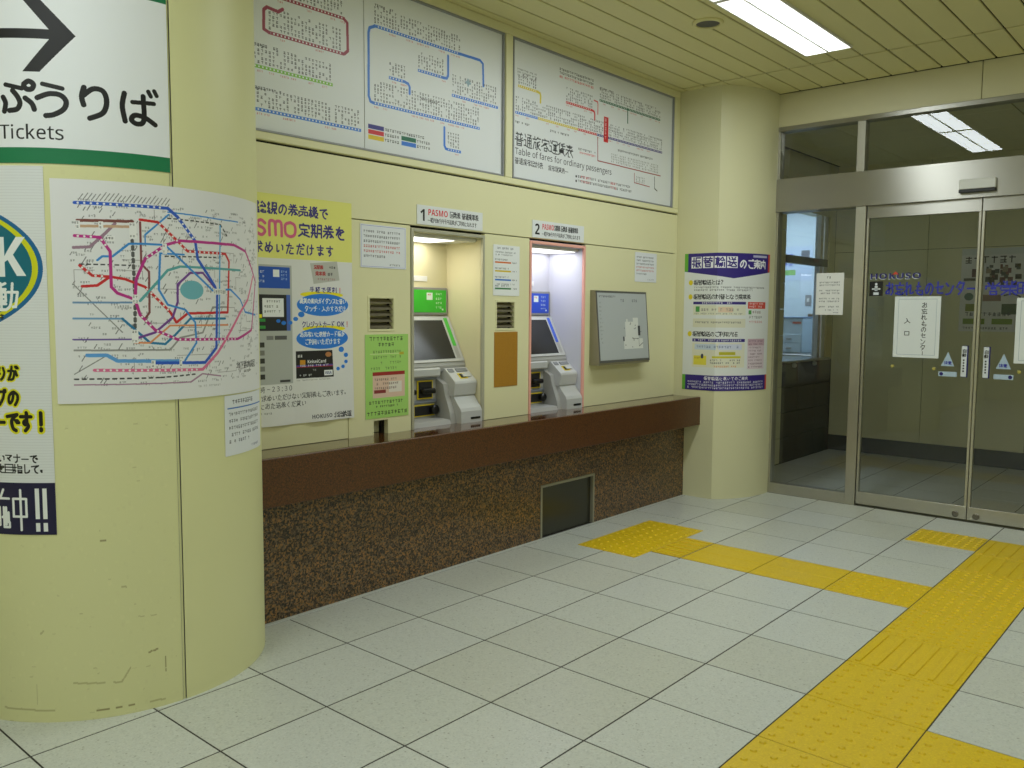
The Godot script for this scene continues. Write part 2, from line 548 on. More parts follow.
func img_sign() -> Image:
	var im := sheet_img(1000, 752, Color(0.93, 0.945, 0.96))
	var green := Color(0.05, 0.48, 0.3)
	rect(im, 0, 0, 1000, 64, green)
	rect(im, 0, 691, 1000, 61, green)
	# arrow
	var k := 1000.0 / 81.0
	var tip := Vector2((173.0 - 120.0) * k, 252)
	seg(im, Vector2(200, 252), tip - Vector2(50, 0), 38, INK)
	poly(im, [tip, tip + Vector2(-152, -160), tip + Vector2(-216, -160), tip + Vector2(-80, 0)], INK)
	poly(im, [tip, tip + Vector2(-136, 146), tip + Vector2(-200, 146), tip + Vector2(-80, 0)], INK)
	# the six kana
	var big := {
		"ki": [[12, 22, 80, 14], [10, 40, 86, 32], [42, 4, 62, 56], [24, 56, 20, 74, 36, 90, 70, 90]],
		"tsu": [[20, 56, 56, 46, 76, 56, 74, 74, 52, 88]],
		"pu": [[12, 12, 54, 22], [60, 10, 72, 2, 84, 10, 80, 22, 68, 24, 60, 16, 60, 10], [30, 28, 42, 44, 48, 62, 40, 78, 20, 82], [4, 46, 10, 62, 6, 84], [62, 48, 78, 62, 84, 78]],
		"u": [[24, 8, 72, 18], [10, 46, 40, 34, 66, 36, 80, 52, 74, 74, 50, 90, 30, 94]],
		"ri": [[22, 10, 16, 36, 20, 58], [20, 32, 44, 12, 68, 16, 76, 44, 66, 76, 34, 94]],
		"ba": [[14, 14, 8, 50, 14, 92], [34, 36, 90, 32], [62, 16, 62, 84, 44, 96, 30, 86, 40, 72, 66, 76, 92, 92], [76, 0, 82, 12], [92, -4, 98, 8]],
	}
	var order := ["ki", "tsu", "pu", "u", "ri", "ba"]
	var left := [166.5, 154.5, 143.2, 133.2, 120.8, 107.9]
	for q in 6:
		for st in big[order[q]]:
			var pts := []
			for p in curve(vv(st)) if st.size() > 4 else vv(st):
				pts.append(Vector2((173.0 - left[q]) * k + p.x * 1.5, 432 + p.y * 1.42))
			path(im, pts, 20 if st.size() > 4 and order[q] != "pu" or st.size() > 5 else 17, INK)
	latin(im, "Tickets", 352, 659, 54, INK, false, 1.08)
	return im

func img_manner() -> Image:
	var im := sheet_img(410, 1310, Color(0.9, 0.91, 0.92))
	for k in 130:
		rect(im, 0, k * 10 + 2, 410, 2, Color(0.86, 0.87, 0.88))
	# big round emblem, right edge near the sheet's right border
	disc(im, 398 - 440, 352, 440, 250, Color(0.08, 0.4, 0.62))
	disc(im, 398 - 440, 352, 424, 236, Color(0.85, 0.85, 0.1))
	disc(im, 398 - 440, 352, 404, 222, Color(0.03, 0.42, 0.5))
	var white := Color(0.94, 0.95, 0.95)
	text(im, "上", 210, 176, 42, white, 0.14, 1.0, 0.8)
	latin(im, "O", 100, 385, 135, white, true, 0.9)
	latin(im, "K", 222, 385, 135, white, true, 1.0)
	rect(im, 232, 250, 36, 135, white)
	text(im, "運動", 150, 408, 92, white, 0.11, 1.06, 0.84)
	fine(im, 190, 516, 110, 22, INK)
	for row in [["りが", 702, 46, 218, 0.85], ["プの", 786, 52, 212, 0.8], ["ターです!", 866, 64, 150, 0.72]]:
		text(im, row[0], row[3], row[1], row[2], Color(0.9, 0.88, 0.1), 0.42, 1.06, row[4])
	for row in [["りが", 702, 46, 218, 0.85], ["プの", 786, 52, 212, 0.8], ["ターです!", 866, 64, 150, 0.72]]:
		text(im, row[0], row[3], row[1], row[2], INK, 0.2, 1.06, row[4])
	text(im, "いいマナーで", 178, 1018, 28, INK, 0.13, 1.06, 1.0)
	text(im, "業を目指して。", 174, 1054, 30, INK, 0.13, 1.04, 1.0)
	rect(im, 0, 1120, 410, 190, Color(0.09, 0.07, 0.25))
	text(im, "実施中", 112, 1146, 146, white, 0.062, 1.16, 0.42)
	for k in 2:
		rect(im, 340 + k * 26, 1140, 15, 112, white)
		rect(im, 340 + k * 26, 1266, 15, 32, white)
	return im

func img_map() -> Image:
	var im := sheet_img(1000, 840, Color(0.92, 0.92, 0.93))
	var g := Color(0.55, 0.55, 0.55)
	var dark := Color(0.22, 0.22, 0.24)
	for k in 620:
		var x := rng.randf_range(60, 960)
		var y := rng.randf_range(70, 770)
		if rng.randf() < 0.72:
			fine(im, x, y, rng.randf_range(16, 44), 8, Color(0.4, 0.4, 0.42), 0.9)
		else:
			var l := rng.randf_range(10, 20)
			seg(im, Vector2(x, y), Vector2(x + l * 0.6, y - l), 3, Color(0.5, 0.5, 0.51), 2.0)
	for k in 22:
		var l := rng.randf_range(20, 32)
		seg(im, Vector2(96 + k * 14.5, 74), Vector2(96 + k * 14.5 + l * 0.7, 74 - l), 3, Color(0.55, 0.55, 0.56), 2.0)
	for k in 26:
		var p := Vector2(rng.randf_range(60, 900), rng.randf_range(100, 760))
		var q := p + Vector2(rng.randf_range(-120, 160), rng.randf_range(-60, 60))
		path(im, [p, Vector2(q.x, p.y), q], 2, Color(0.6, 0.58, 0.6))
	path(im, vv([61, 746, 364, 749, 516, 742]), 6, dark, 13)
	path(im, vv([273, 144, 278, 443, 273, 610]), 12, Color(0.35, 0.35, 0.36), 12)
	path(im, vv([408, 124, 652, 128, 690, 170]), 5, dark, 12)
	path(im, vv([394, 273, 633, 265]), 5, dark, 12)
	path(im, vv([92, 313, 264, 313]), 5, dark, 12)
	path(im, vv([68, 389, 230, 570]), 3, g)
	path(im, vv([61, 728, 175, 657]), 3, g)
	var magenta := Color(0.76, 0.18, 0.56)
	var sky := Color(0.2, 0.55, 0.86)
	disc(im, 503, 402, 52, 38, Color(0.45, 0.72, 0.78))
	path(im, vv([73, 252, 128, 248, 181, 196, 216, 157]), 11, Color(0.62, 0.5, 0.58))
	path(im, vv([64, 637, 404, 640, 446, 593, 547, 574, 600, 470, 686, 469]), 7, Color(0.6, 0.6, 0.6))
	path(im, vv([66, 457, 277, 455]), 7, Color(0.42, 0.58, 0.75))
	path(im, vv([64, 517, 231, 517]), 7, Color(0.42, 0.62, 0.8))
	path(im, vv([61, 596, 273, 597]), 6, Color(0.42, 0.32, 0.62))
	path(im, vv([89, 151, 277, 146]), 11, Color(0.5, 0.28, 0.26))
	path(im, vv([88, 172, 277, 166]), 10, Color(0.8, 0.66, 0.54))
	path(im, vv([304, 147, 304, 306, 331, 335, 329, 492, 312, 517]), 8, Color(0.52, 0.28, 0.3))
	path(im, vv([413, 109, 321, 194, 320, 228]), 5, sky)
	path(im, vv([409, 100, 652, 107, 769, 105]), 5, sky)
	path(im, vv([304, 137, 369, 142, 487, 248, 678, 246, 701, 277, 686, 491, 480, 496, 432, 532, 408, 491, 315, 394, 245, 366, 193, 358, 133, 355, 92, 318]), 10, RED)
	path(im, vv([98, 396, 149, 392, 193, 358]), 10, RED)
	path(im, vv([231, 517, 266, 551, 328, 611, 385, 617, 425, 582, 491, 517, 669, 517]), 9, Color(0.1, 0.48, 0.68))
	path(im, vv([273, 610, 328, 611, 406, 544, 684, 544]), 7, Color(0.9, 0.58, 0.38))
	path(im, vv([273, 595, 347, 571, 417, 512, 439, 451, 441, 381, 496, 333, 554, 331, 609, 386]), 9, Color(0.46, 0.24, 0.6))
	path(im, vv([296, 448, 362, 373, 402, 327, 453, 310, 781, 310]), 10, Color(0.35, 0.66, 0.68))
	path(im, vv([152, 297, 169, 282, 204, 281, 262, 231, 320, 228, 395, 229, 496, 318, 602, 402, 705, 394, 777, 436, 818, 490, 937, 502]), 8, sky)
	path(im, vv([375, 264, 366, 403, 399, 462, 470, 481, 513, 532, 516, 615, 464, 685]), 8, sky)
	path(im, vv([375, 262, 470, 262]), 8, sky)
	path(im, vv([651, 133, 630, 618]), 7, Color(0.3, 0.65, 0.88))
	path(im, vv([107, 656, 175, 657, 209, 679, 443, 686]), 14, Color(0.38, 0.64, 0.9))
	path(im, vv([82, 86, 409, 85, 448, 116, 522, 205, 531, 276, 616, 386, 626, 412, 615, 638, 555, 697, 335, 690]), 12, Color(0.16, 0.36, 0.8))
	path(im, vv([78, 208, 163, 211, 196, 262, 196, 396, 217, 420, 278, 443, 294, 502, 348, 561, 435, 600, 751, 605, 881, 569, 947, 353, 830, 225, 737, 205, 456, 208, 395, 229, 318, 286, 284, 365, 278, 443]), 11, magenta)
	path(im, vv([130, 713, 542, 725, 621, 660, 775, 490, 845, 435, 910, 332]), 12, Color(0.88, 0.45, 0.62))
	path(im, vv([60, 768, 486, 774, 541, 743, 635, 758]), 5, Color(0.66, 0.5, 0.62))
	# white station beads along the coloured lines
	for l in [vv([82, 86, 409, 85]), vv([78, 208, 163, 211, 196, 262]), vv([92, 318, 133, 355, 193, 358]), vv([294, 502, 348, 561, 435, 600, 751, 605]), vv([318, 286, 395, 229]), vv([448, 116, 522, 205]), vv([369, 142, 487, 248, 678, 246]), vv([130, 713, 542, 725]), vv([315, 394, 408, 491])]:
		for k in l.size() - 1:
			var d: float = l[k].distance_to(l[k + 1])
			for q in int(d / 22.0):
				var p: Vector2 = l[k].lerp(l[k + 1], (q + 0.5) * 22.0 / d)
				disc(im, p.x, p.y, 4.2, 4.2, Color(0.93, 0.93, 0.93))
	for p in [[265, 150, 26, 60], [180, 205, 34, 16], [606, 394, 70, 24], [262, 560, 24, 52], [160, 152, 16, 30], [84, 152, 14, 30], [440, 680, 12, 30], [330, 680, 16, 30], [384, 224, 18, 40], [268, 425, 22, 34]]:
		rect(im, p[0], p[1], p[2], p[3], Color(0.95, 0.95, 0.95))
		fine(im, p[0] + 2, p[1] + 4, p[2], 9, dark, 1.0)
		fine(im, p[0] + 2, p[1] + p[3] - 12, p[2], 9, dark, 1.0)
	text(im, "地下鉄路線図", 738, 704, 28, dark, 0.12, 1.05)
	fine(im, 760, 742, 110, 11, dark)
	fine(im, 520, 790, 120, 8, g)
	return im

func img_notice(rows: int, bar: int, red_rows := []) -> Image:
	var im := sheet_img(420, 300, Color(0.9, 0.91, 0.93))
	if bar == 1:
		fine(im, 60, 24, 230, 22, Color(0.3, 0.3, 0.34), 1.0)
		rect(im, 20, 62, 400, 6, Color(0.2, 0.42, 0.75))
	elif bar == 2:
		rect(im, 8, 8, 404, 2, Color(0.35, 0.4, 0.8))
		rect(im, 8, 290, 404, 2, Color(0.35, 0.4, 0.8))
		rect(im, 8, 8, 2, 284, Color(0.35, 0.4, 0.8))
		rect(im, 410, 8, 2, 284, Color(0.35, 0.4, 0.8))
	for k in rows:
		fine(im, 30, 40 + (46 if bar == 1 else 0) + k * 34, 350 if k < rows - 1 else 200, 18, Color(0.75, 0.3, 0.3) if k in red_rows else Color(0.33, 0.33, 0.36), 0.93)
	fine(im, 250, 268, 130, 13, Color(0.3, 0.3, 0.5) if bar == 1 else Color(0.35, 0.35, 0.36))
	return im

func img_fare_a() -> Image:
	var im := sheet_img(900, 704, Color(0.9, 0.91, 0.92))
	var wine := Color(0.6, 0.16, 0.26)
	stations(im, 60, 800, 177, wine, 62)
	stations(im, 425, 794, 324, wine, 90)
	path(im, vv([794, 178, 812, 190, 814, 306, 796, 322]), 13, wine)
	path(im, vv([430, 324, 405, 316, 407, 242, 421, 229, 472, 234, 493, 219]), 13, wine)
	fine(im, 362, 376, 110, 11, INK)
	stations(im, 100, 733, 464, Color(0.5, 0.75, 0.2), 78)
	fine(im, 362, 540, 130, 11, INK)
	stations(im, 60, 882, 628, BLUE, 78)
	return im

func img_fare_b() -> Image:
	var im := sheet_img(900, 704, Color(0.9, 0.91, 0.92))
	stations(im, 54, 600, 165, BLUE, 78)
	path(im, vv([590, 164, 735, 163, 756, 176, 760, 283]), 13, BLUE)
	path(im, vv([60, 166, 30, 180, 24, 200, 22, 470, 32, 494, 56, 498]), 13, BLUE)
	stations(im, 51, 734, 497, BLUE, 92)
	stations(im, 139, 237, 369, BLUE, 62)
	path(im, vv([232, 369, 255, 374, 263, 386, 263, 416]), 13, BLUE)
	stations(im, 315, 490, 300, BLUE, 78)
	path(im, vv([480, 301, 503, 298, 511, 284, 511, 192]), 13, BLUE)
	stations(im, 537, 870, 370, BLUE, 92)
	path(im, vv([486, 532, 486, 616, 496, 630, 512, 632]), 13, BLUE)
	stations(im, 506, 600, 632, BLUE, 78)
	for r in [[18, 592, NAVY], [18, 615, RED], [18, 638, Color(0.88, 0.76, 0.1)], [212, 614, Color(0.08, 0.42, 0.3)], [212, 637, BLUE]]:
		rect(im, r[0], r[1], 90, 19, r[2])
		fine(im, r[0] + 96, r[1] + 4, 92 if r[0] > 100 or r[1] > 600 else 250, 13, INK, 1.0)
	fine(im, 60, 70, 110, 11, INK)
	fine(im, 330, 420, 130, 11, INK)
	disc(im, 650, 290, 20, 8, Color(0.55, 0.66, 0.72))
	disc(im, 650, 290, 7, 20, Color(0.55, 0.66, 0.72))
	return im

func img_fare_c() -> Image:
	var im := sheet_img(1600, 704, Color(0.9, 0.91, 0.92))
	var yel := Color(0.86, 0.78, 0.16)
	var grn := Color(0.1, 0.4, 0.3)
	var dr := Color(0.62, 0.22, 0.24)
	stations(im, 41, 205, 228, yel, 62)
	path(im, vv([195, 227, 222, 232, 228, 244, 226, 280]), 13, yel)
	stations(im, 20, 207, 367, BLUE, 78)
	stations(im, 207, 565, 367, yel, 78)
	stations(im, 565, 752, 367, RED, 78)
	stations(im, 752, 1483, 367, NAVY, 88)
	stations(im, 452, 703, 236, RED, 88)
	path(im, vv([695, 235, 722, 240, 728, 252, 728, 284]), 12, RED)
	path(im, vv([720, 176, 754, 178, 758, 190, 758, 248]), 7, RED)
	stations(im, 774, 1452, 164, grn, 62)
	path(im, vv([1072, 164, 1074, 246]), 9, grn)
	rect(im, 822, 250, 46, 148, RED)
	for k in 5:
		fine(im, 832, 258 + k * 26, 30, 20, Color(0.93, 0.85, 0.85), 1.0)
	path(im, vv([761, 381, 765, 516, 1467, 519]), 6, dr)
	for k in 30:
		for r in 4:
			fine(im, 905 + k * 18, 508 - r * 14 - 12, 13, 10, Color(0.45, 0.45, 0.42), 0.9)
	path(im, vv([1159, 540, 1161, 598, 1337, 604]), 5, dr)
	for k in 6:
		for r in 3:
			fine(im, 1180 + k * 18, 556 + r * 14, 13, 10, Color(0.45, 0.45, 0.42), 0.9)
	path(im, vv([1396, 534, 1399, 608, 1431, 620]), 5, INK)
	text(im, "普通旅客運賃表", 20, 468, 66, Color(0.12, 0.14, 0.16), 0.088, 1.1)
	latin(im, "Table of fares for ordinary passengers", 20, 583, 33, Color(0.2, 0.2, 0.22), false, 1.13)
	text(im, "普通旅客票価表", 20, 600, 30, Color(0.25, 0.25, 0.27), 0.1, 1.12)
	text(im, "旅客運賃表一", 300, 604, 27, Color(0.35, 0.35, 0.37), 0.1, 1.12)
	for k in 2:
		disc(im, 556, 633 + k * 26, 7, 7, INK)
		fine(im, 572, 624 + k * 26, 570, 15, INK, 0.97)
		fine(im, 600, 624 + k * 26, 100, 15, RED, 1.0)
		fine(im, 900, 624 + k * 26, 70, 15, RED, 1.0)
	for k in 3:
		fine(im, 392, 60 + k * 20, 330, 14, INK if k < 2 else RED, 0.95)
		fine(im, 36, 138 + k * 15, 160, 9, INK, 0.8)
	fine(im, 572, 470, 180, 12, INK)
	fine(im, 572, 490, 180, 12, RED)
	fine(im, 20, 410, 130, 12, INK)
	fine(im, 300, 410, 190, 12, INK)
	fine(im, 960, 420, 420, 12, INK)
	fine(im, 774, 88, 160, 12, INK)
	return im

func img_yellow() -> Image:
	var im := sheet_img(1000, 1394, Color(0.9, 0.9, 0.9))
	var ink := Color(0.2, 0.17, 0.5)
	var pink := Color(0.86, 0.38, 0.56)
	var sk := Color(0.16, 0.5, 0.9)
	var yel := Color(0.95, 0.9, 0.1)
	var white := Color(0.95, 0.96, 0.97)
	rect(im, 0, 0, 1000, 380, Color(0.92, 0.91, 0.5))
	text(im, "北総線の券売機で", 224, 52, 63, ink, 0.155, 1.18)
	# rounded pink letters
	for st in [[356, 176, 330, 160, 306, 172, 312, 194, 342, 206, 354, 226, 332, 246, 304, 236], [386, 244, 386, 170, 404, 158, 424, 172, 428, 240, 428, 172, 448, 158, 468, 172, 470, 244], [532, 160, 500, 172, 494, 200, 502, 232, 532, 244, 560, 232, 568, 200, 560, 172, 532, 160], [150, 246, 150, 166, 190, 160, 196, 190, 152, 206], [216, 246, 242, 160, 272, 246]]:
		path(im, curve(vv(st)), 19, pink)
	text(im, "定期券を", 592, 160, 76, ink, 0.15, 1.21)
	text(im, "お求めいただけます", 200, 286, 60, ink, 0.155, 1.235)
	# picture of a machine at the left
	rect(im, 60, 420, 475, 720, Color(0.72, 0.73, 0.72))
	rect(im, 60, 432, 462, 128, Color(0.12, 0.33, 0.74))
	rect(im, 405, 448, 44, 44, white)
	for k in 3:
		fine(im, 300, 456 + k * 28, 80, 15, white)
		fine(im, 460, 452 + k * 22, 48, 14, Color(0.7, 0.8, 0.95), 1.0)
	rect(im, 60, 598, 462, 218, Color(0.13, 0.14, 0.15))
	rect(im, 495, 598, 27, 218, Color(0.3, 0.42, 0.75))
	rect(im, 328, 620, 147, 112, white)
	for k in 3:
		fine(im, 340, 632 + k * 30, 120, 15, Color(0.35, 0.35, 0.36))
	rect(im, 296, 716, 28, 22, yel)
	rect(im, 296, 742, 50, 18, Color(0.2, 0.6, 0.25))
	rect(im, 296, 784, 50, 18, Color(0.2, 0.6, 0.25))
	rect(im, 351, 846, 48, 24, Color(0.5, 0.5, 0.5))
	rect(im, 408, 846, 86, 24, Color(0.35, 0.35, 0.36))
	for k in 5:
		rect(im, 292, 884 + k * 48, 44, 30, [Color(0.2, 0.2, 0.2), Color(0.5, 0.5, 0.48)][k % 2])
	rect(im, 440, 1116, 76, 14, Color(0.25, 0.25, 0.25))
	# ticket drawn askew
	poly(im, vv([671, 399, 880, 378, 898, 498, 697, 526]), Color(0.75, 0.75, 0.73))
	text(im, "定期券", 700, 410, 22, Color(0.7, 0.25, 0.25), 0.16, 1.1)
	text(im, "乗車券", 712, 448, 24, Color(0.7, 0.25, 0.25), 0.16, 1.1)
	fine(im, 800, 412, 76, 16, INK, 0.7)
	fine(im, 806, 452, 50, 20, INK, 0.9)
	fine(im, 712, 488, 160, 14, Color(0.65, 0.4, 0.4))
	# first balloon
	disc(im, 760, 592, 165, 20, yel)
	disc(im, 768, 656, 198, 70, sk)
	text(im, "手軽で便利", 668, 546, 32, ink, 0.14, 1.35)
	text(im, "!", 884, 548, 30, RED, 0.16)
	text(im, "画面の案内ガイダンスに従い", 592, 618, 30, white, 0.13, 1.12, 0.82)
	text(im, "タッチ・入力するだけ!", 628, 664, 32, white, 0.14, 1.15, 0.88)
	for p in [[602, 716, 24], [560, 744, 18], [521, 767, 16], [473, 768, 17], [435, 756, 15]]:
		disc(im, p[0], p[1], p[2], p[2] * 0.72, sk)
	# second balloon
	disc(im, 775, 806, 165, 20, yel)
	disc(im, 762, 866, 198, 68, sk)
	text(im, "クレジットカード", 606, 762, 34, ink, 0.13, 1.05, 0.88)
	latin(im, "OK", 872, 795, 32, ink, true)
	text(im, "!", 938, 762, 32, RED, 0.16)
	text(im, "お支払いに「成カード」が", 590, 826, 30, white, 0.13, 1.12, 0.86)
	text(im, "ご利用いただけます", 626, 872, 32, white, 0.13, 1.15, 0.84)
	for p in [[906, 941, 21], [942, 978, 17], [942, 1021, 14], [918, 1052, 14], [878, 1065, 14]]:
		disc(im, p[0], p[1], p[2], p[2] * 0.85, sk)
	# credit card
	poly(im, vv([558, 944, 835, 944, 842, 1115, 559, 1114]), Color(0.1, 0.1, 0.11))
	fine(im, 572, 966, 56, 18, white, 1.0)
	disc(im, 804, 970, 24, 16, Color(0.75, 0.5, 0.3))
	rect(im, 588, 1000, 40, 30, Color(0.82, 0.58, 0.15))
	latin(im, "KeiseiCard", 642, 1022, 20, white, true)
	rect(im, 562, 1032, 276, 10, Color(0.35, 0.25, 0.6))
	rect(im, 562, 1042, 276, 5, Color(0.65, 0.15, 0.2))
	for k in 4:
		fine(im, 590 + k * 58, 1030, 50, 13, white, 1.0)
	fine(im, 650, 1058, 70, 14, Color(0.7, 0.7, 0.7))
	fine(im, 585, 1090, 110, 12, white)
	rect(im, 768, 1070, 66, 34, white)
	latin(im, "VISA", 774, 1096, 17, Color(0.1, 0.16, 0.45), true)
	fine(im, 560, 1122, 280, 9, Color(0.5, 0.5, 0.5))
	text(im, "初電", 210, 1152, 32, Color(0.25, 0.25, 0.26), 0.09, 1.15)
	text(im, "時", 296, 1152, 34, Color(0.25, 0.25, 0.26), 0.09)
	latin(im, "~ 2 3 : 3 0", 346, 1184, 30, Color(0.25, 0.25, 0.26))
	text(im, "券売機ではお求めいただけない定期券もございます。", 90, 1204, 33, Color(0.25, 0.25, 0.26), 0.09, 1.1)
	text(im, "駅係員におたずねください", 180, 1252, 33, Color(0.25, 0.25, 0.26), 0.09, 1.14)
	fine(im, 298, 1308, 90, 12, Color(0.5, 0.5, 0.5))
	latin(im, "HOKUSO", 664, 1374, 24, Color(0.25, 0.25, 0.3), true, 1.15)
	text(im, "北総鉄道", 838, 1346, 34, Color(0.2, 0.2, 0.24), 0.12, 1.04)
	return im

func img_header(num: String, long_row: String) -> Image:
	var im := sheet_img(980, 200, Color(0.9, 0.91, 0.92))
	var x := 40.0 + latin(im, num, 40, 165, 120, INK, true)
	var pw := latin(im, "PASMO", x + 44, 98, 62, Color(0.84, 0.2, 0.24), true, 0.98 if num == "1" else 0.74)
	text(im, long_row, x + 44 + pw + (36 if num == "1" else 6), 36, 60, Color(0.18, 0.18, 0.2), 0.13, 1.08, 0.8 if num == "1" else 0.6)
	text(im, "一万円五千円千円紙幣がご利用になれます", x + 44, 124, 46, Color(0.22, 0.22, 0.24), 0.11, 1.08, 0.78)
	return im

func img_price() -> Image:
	var im := sheet_img(460, 580, Color(0.92, 0.93, 0.93))
	fine(im, 70, 24, 300, 26, Color(0.35, 0.35, 0.4), 0.9)
	fine(im, 40, 74, 360, 18, Color(0.4, 0.4, 0.42))
	fine(im, 40, 104, 300, 18, Color(0.4, 0.4, 0.42))
	var cols := [Color(0.85, 0.45, 0.2), Color(0.85, 0.75, 0.15), Color(0.2, 0.45, 0.8), Color(0.25, 0.5, 0.3)]
	for k in 4:
		fine(im, 30, 158 + k * 100, 250, 20, Color(0.3, 0.3, 0.35))
		rect(im, 30, 190 + k * 100, 280, 18, cols[k])
		fine(im, 330, 190 + k * 100, 100, 16, Color(0.4, 0.4, 0.42))
	fine(im, 60, 440, 330, 18, Color(0.4, 0.4, 0.42))
	return im

func img_green() -> Image:
	var im := sheet_img(560, 840, Color(0.66, 0.85, 0.44))
	var ink := Color(0.16, 0.22, 0.12)
	fine(im, 56, 24, 460, 40, ink, 0.95)
	fine(im, 170, 84, 240, 38, ink, 1.0)
	rect(im, 60, 190, 380, 10, Color(0.8, 0.88, 0.6))
	rect(im, 440, 182, 60, 26, Color(0.75, 0.7, 0.2))
	for k in 4:
		fine(im, 70, 160 + k * 56, 420, 28, Color(0.35, 0.48, 0.25), 0.75)
	rect(im, 92, 376, 420, 260, Color(0.88, 0.76, 0.68))
	rect(im, 92, 376, 420, 36, Color(0.62, 0.16, 0.14))
	rect(im, 300, 476, 170, 110, Color(0.9, 0.87, 0.83))
	for k in 3:
		fine(im, 116, 440 + k * 44, 340, 24, Color(0.5, 0.38, 0.36), 0.8)
	rect(im, 110, 556, 150, 34, Color(0.55, 0.2, 0.2))
	fine(im, 46, 664, 470, 34, ink, 0.95)
	fine(im, 110, 712, 330, 22, ink)
	fine(im, 20, 770, 530, 40, ink, 1.0)
	return im

func img_transfer() -> Image:
	var im := sheet_img(1000, 1350, Color(0.89, 0.9, 0.9))
	var band := Color(0.2, 0.14, 0.5)
	var g := Color(0.4, 0.68, 0.22)
	var r := Color(0.82, 0.3, 0.24)
	poly(im, vv([0, 0, 1000, 0, 1000, 176, 520, 246, 0, 176]), band)
	rect(im, 0, 0, 38, 176, g)
	rect(im, 966, 0, 34, 176, r)
	var white := Color(0.94, 0.94, 0.96)
	for k in 4:
		rect(im, 74 + k * 124, 34, 112, 112, white)
		text(im, "振替輸送"[k], 84 + k * 124, 44, 88, band, 0.14)
	text(im, "のご案内", 580, 62, 80, white, 0.17, 1.1)
	rect(im, 740, 16, 200, 22, Color(0.75, 0.75, 0.85))
	var heads := [["振替輸送とは?", 262], ["振替輸送の対象となる乗車券", 402], ["振替輸送のご利用方法", 768]]
	for h in heads:
		disc(im, 72, h[1] + 24, 22, 26, Color(0.88, 0.8, 0.1))
		text(im, h[0], 104, h[1], 46, Color(0.18, 0.18, 0.2), 0.13, 1.03)
	fine(im, 110, 326, 820, 17, Color(0.4, 0.4, 0.42), 0.97)
	fine(im, 110, 352, 640, 17, Color(0.4, 0.4, 0.42), 0.97)
	rect(im, 104, 474, 560, 26, band)
	fine(im, 200, 477, 320, 18, white)
	rect(im, 690, 474, 250, 66, r)
	fine(im, 710, 482, 210, 20, white)
	fine(im, 710, 510, 190, 20, white)
	rect(im, 104, 510, 560, 96, Color(0.88, 0.88, 0.8))
	rect(im, 132, 520, 42, 54, Color(0.3, 0.6, 0.3))
	rect(im, 370, 526, 150, 52, Color(0.9, 0.8, 0.7))
	fine(im, 190, 540, 460, 26, Color(0.55, 0.5, 0.5), 0.7)
	fine(im, 120, 584, 520, 15, Color(0.45, 0.45, 0.42))
	rect(im, 700, 556, 36, 40, Color(0.3, 0.6, 0.3))
	fine(im, 750, 560, 170, 28, Color(0.55, 0.45, 0.45), 0.8)
	fine(im, 710, 610, 200, 28, Color(0.5, 0.5, 0.5), 0.8)
	rect(im, 104, 640, 560, 86, Color(0.87, 0.86, 0.78))
	fine(im, 130, 668, 500, 17, Color(0.45, 0.45, 0.42), 0.9)
	fine(im, 710, 660, 200, 24, Color(0.8, 0.5, 0.5), 0.8)
	rect(im, 104, 838, 560, 30, band)
	fine(im, 120, 843, 520, 20, white)
	rect(im, 104, 880, 560, 240, Color(0.89, 0.88, 0.8))
	rect(im, 130, 890, 230, 56, Color(0.78, 0.83, 0.9))
	rect(im, 380, 890, 250, 56, Color(0.82, 0.84, 0.92))
	fine(im, 150, 906, 470, 24, Color(0.45, 0.5, 0.65), 0.9)
	rect(im, 390, 966, 170, 30, Color(0.75, 0.72, 0.15))
	rect(im, 320, 1008, 300, 20, Color(0.82, 0.8, 0.2))
	rect(im, 120, 1006, 140, 92, Color(0.9, 0.85, 0.3))
	fine(im, 130, 1020, 120, 20, Color(0.7, 0.5, 0.2))
	disc(im, 214, 1010, 14, 24, Color(0.2, 0.22, 0.35))
	fine(im, 300, 1040, 130, 18, Color(0.35, 0.35, 0.35))
	fine(im, 500, 1040, 130, 18, Color(0.35, 0.35, 0.35))
	fine(im, 300, 1066, 320, 18, Color(0.4, 0.4, 0.4))
	fine(im, 340, 1100, 240, 18, Color(0.85, 0.55, 0.3))
	rect(im, 700, 838, 240, 300, Color(0.86, 0.8, 0.84))
	rect(im, 700, 838, 240, 66, Color(0.78, 0.66, 0.72))
	for k in 9:
		fine(im, 716, 852 + k * 32, 210, 18, Color(0.5, 0.38, 0.45), 0.85)
	rect(im, 0, 1200, 1000, 150, band)
	rect(im, 0, 1200, 34, 150, g)
	rect(im, 972, 1200, 28, 150, r)
	text(im, "振替輸送についてのご案内", 240, 1212, 32, white, 0.12, 1.25)
	for k in 3:
		fine(im, 60, 1258 + k * 28, 880, 20, white, 0.95)
	return im

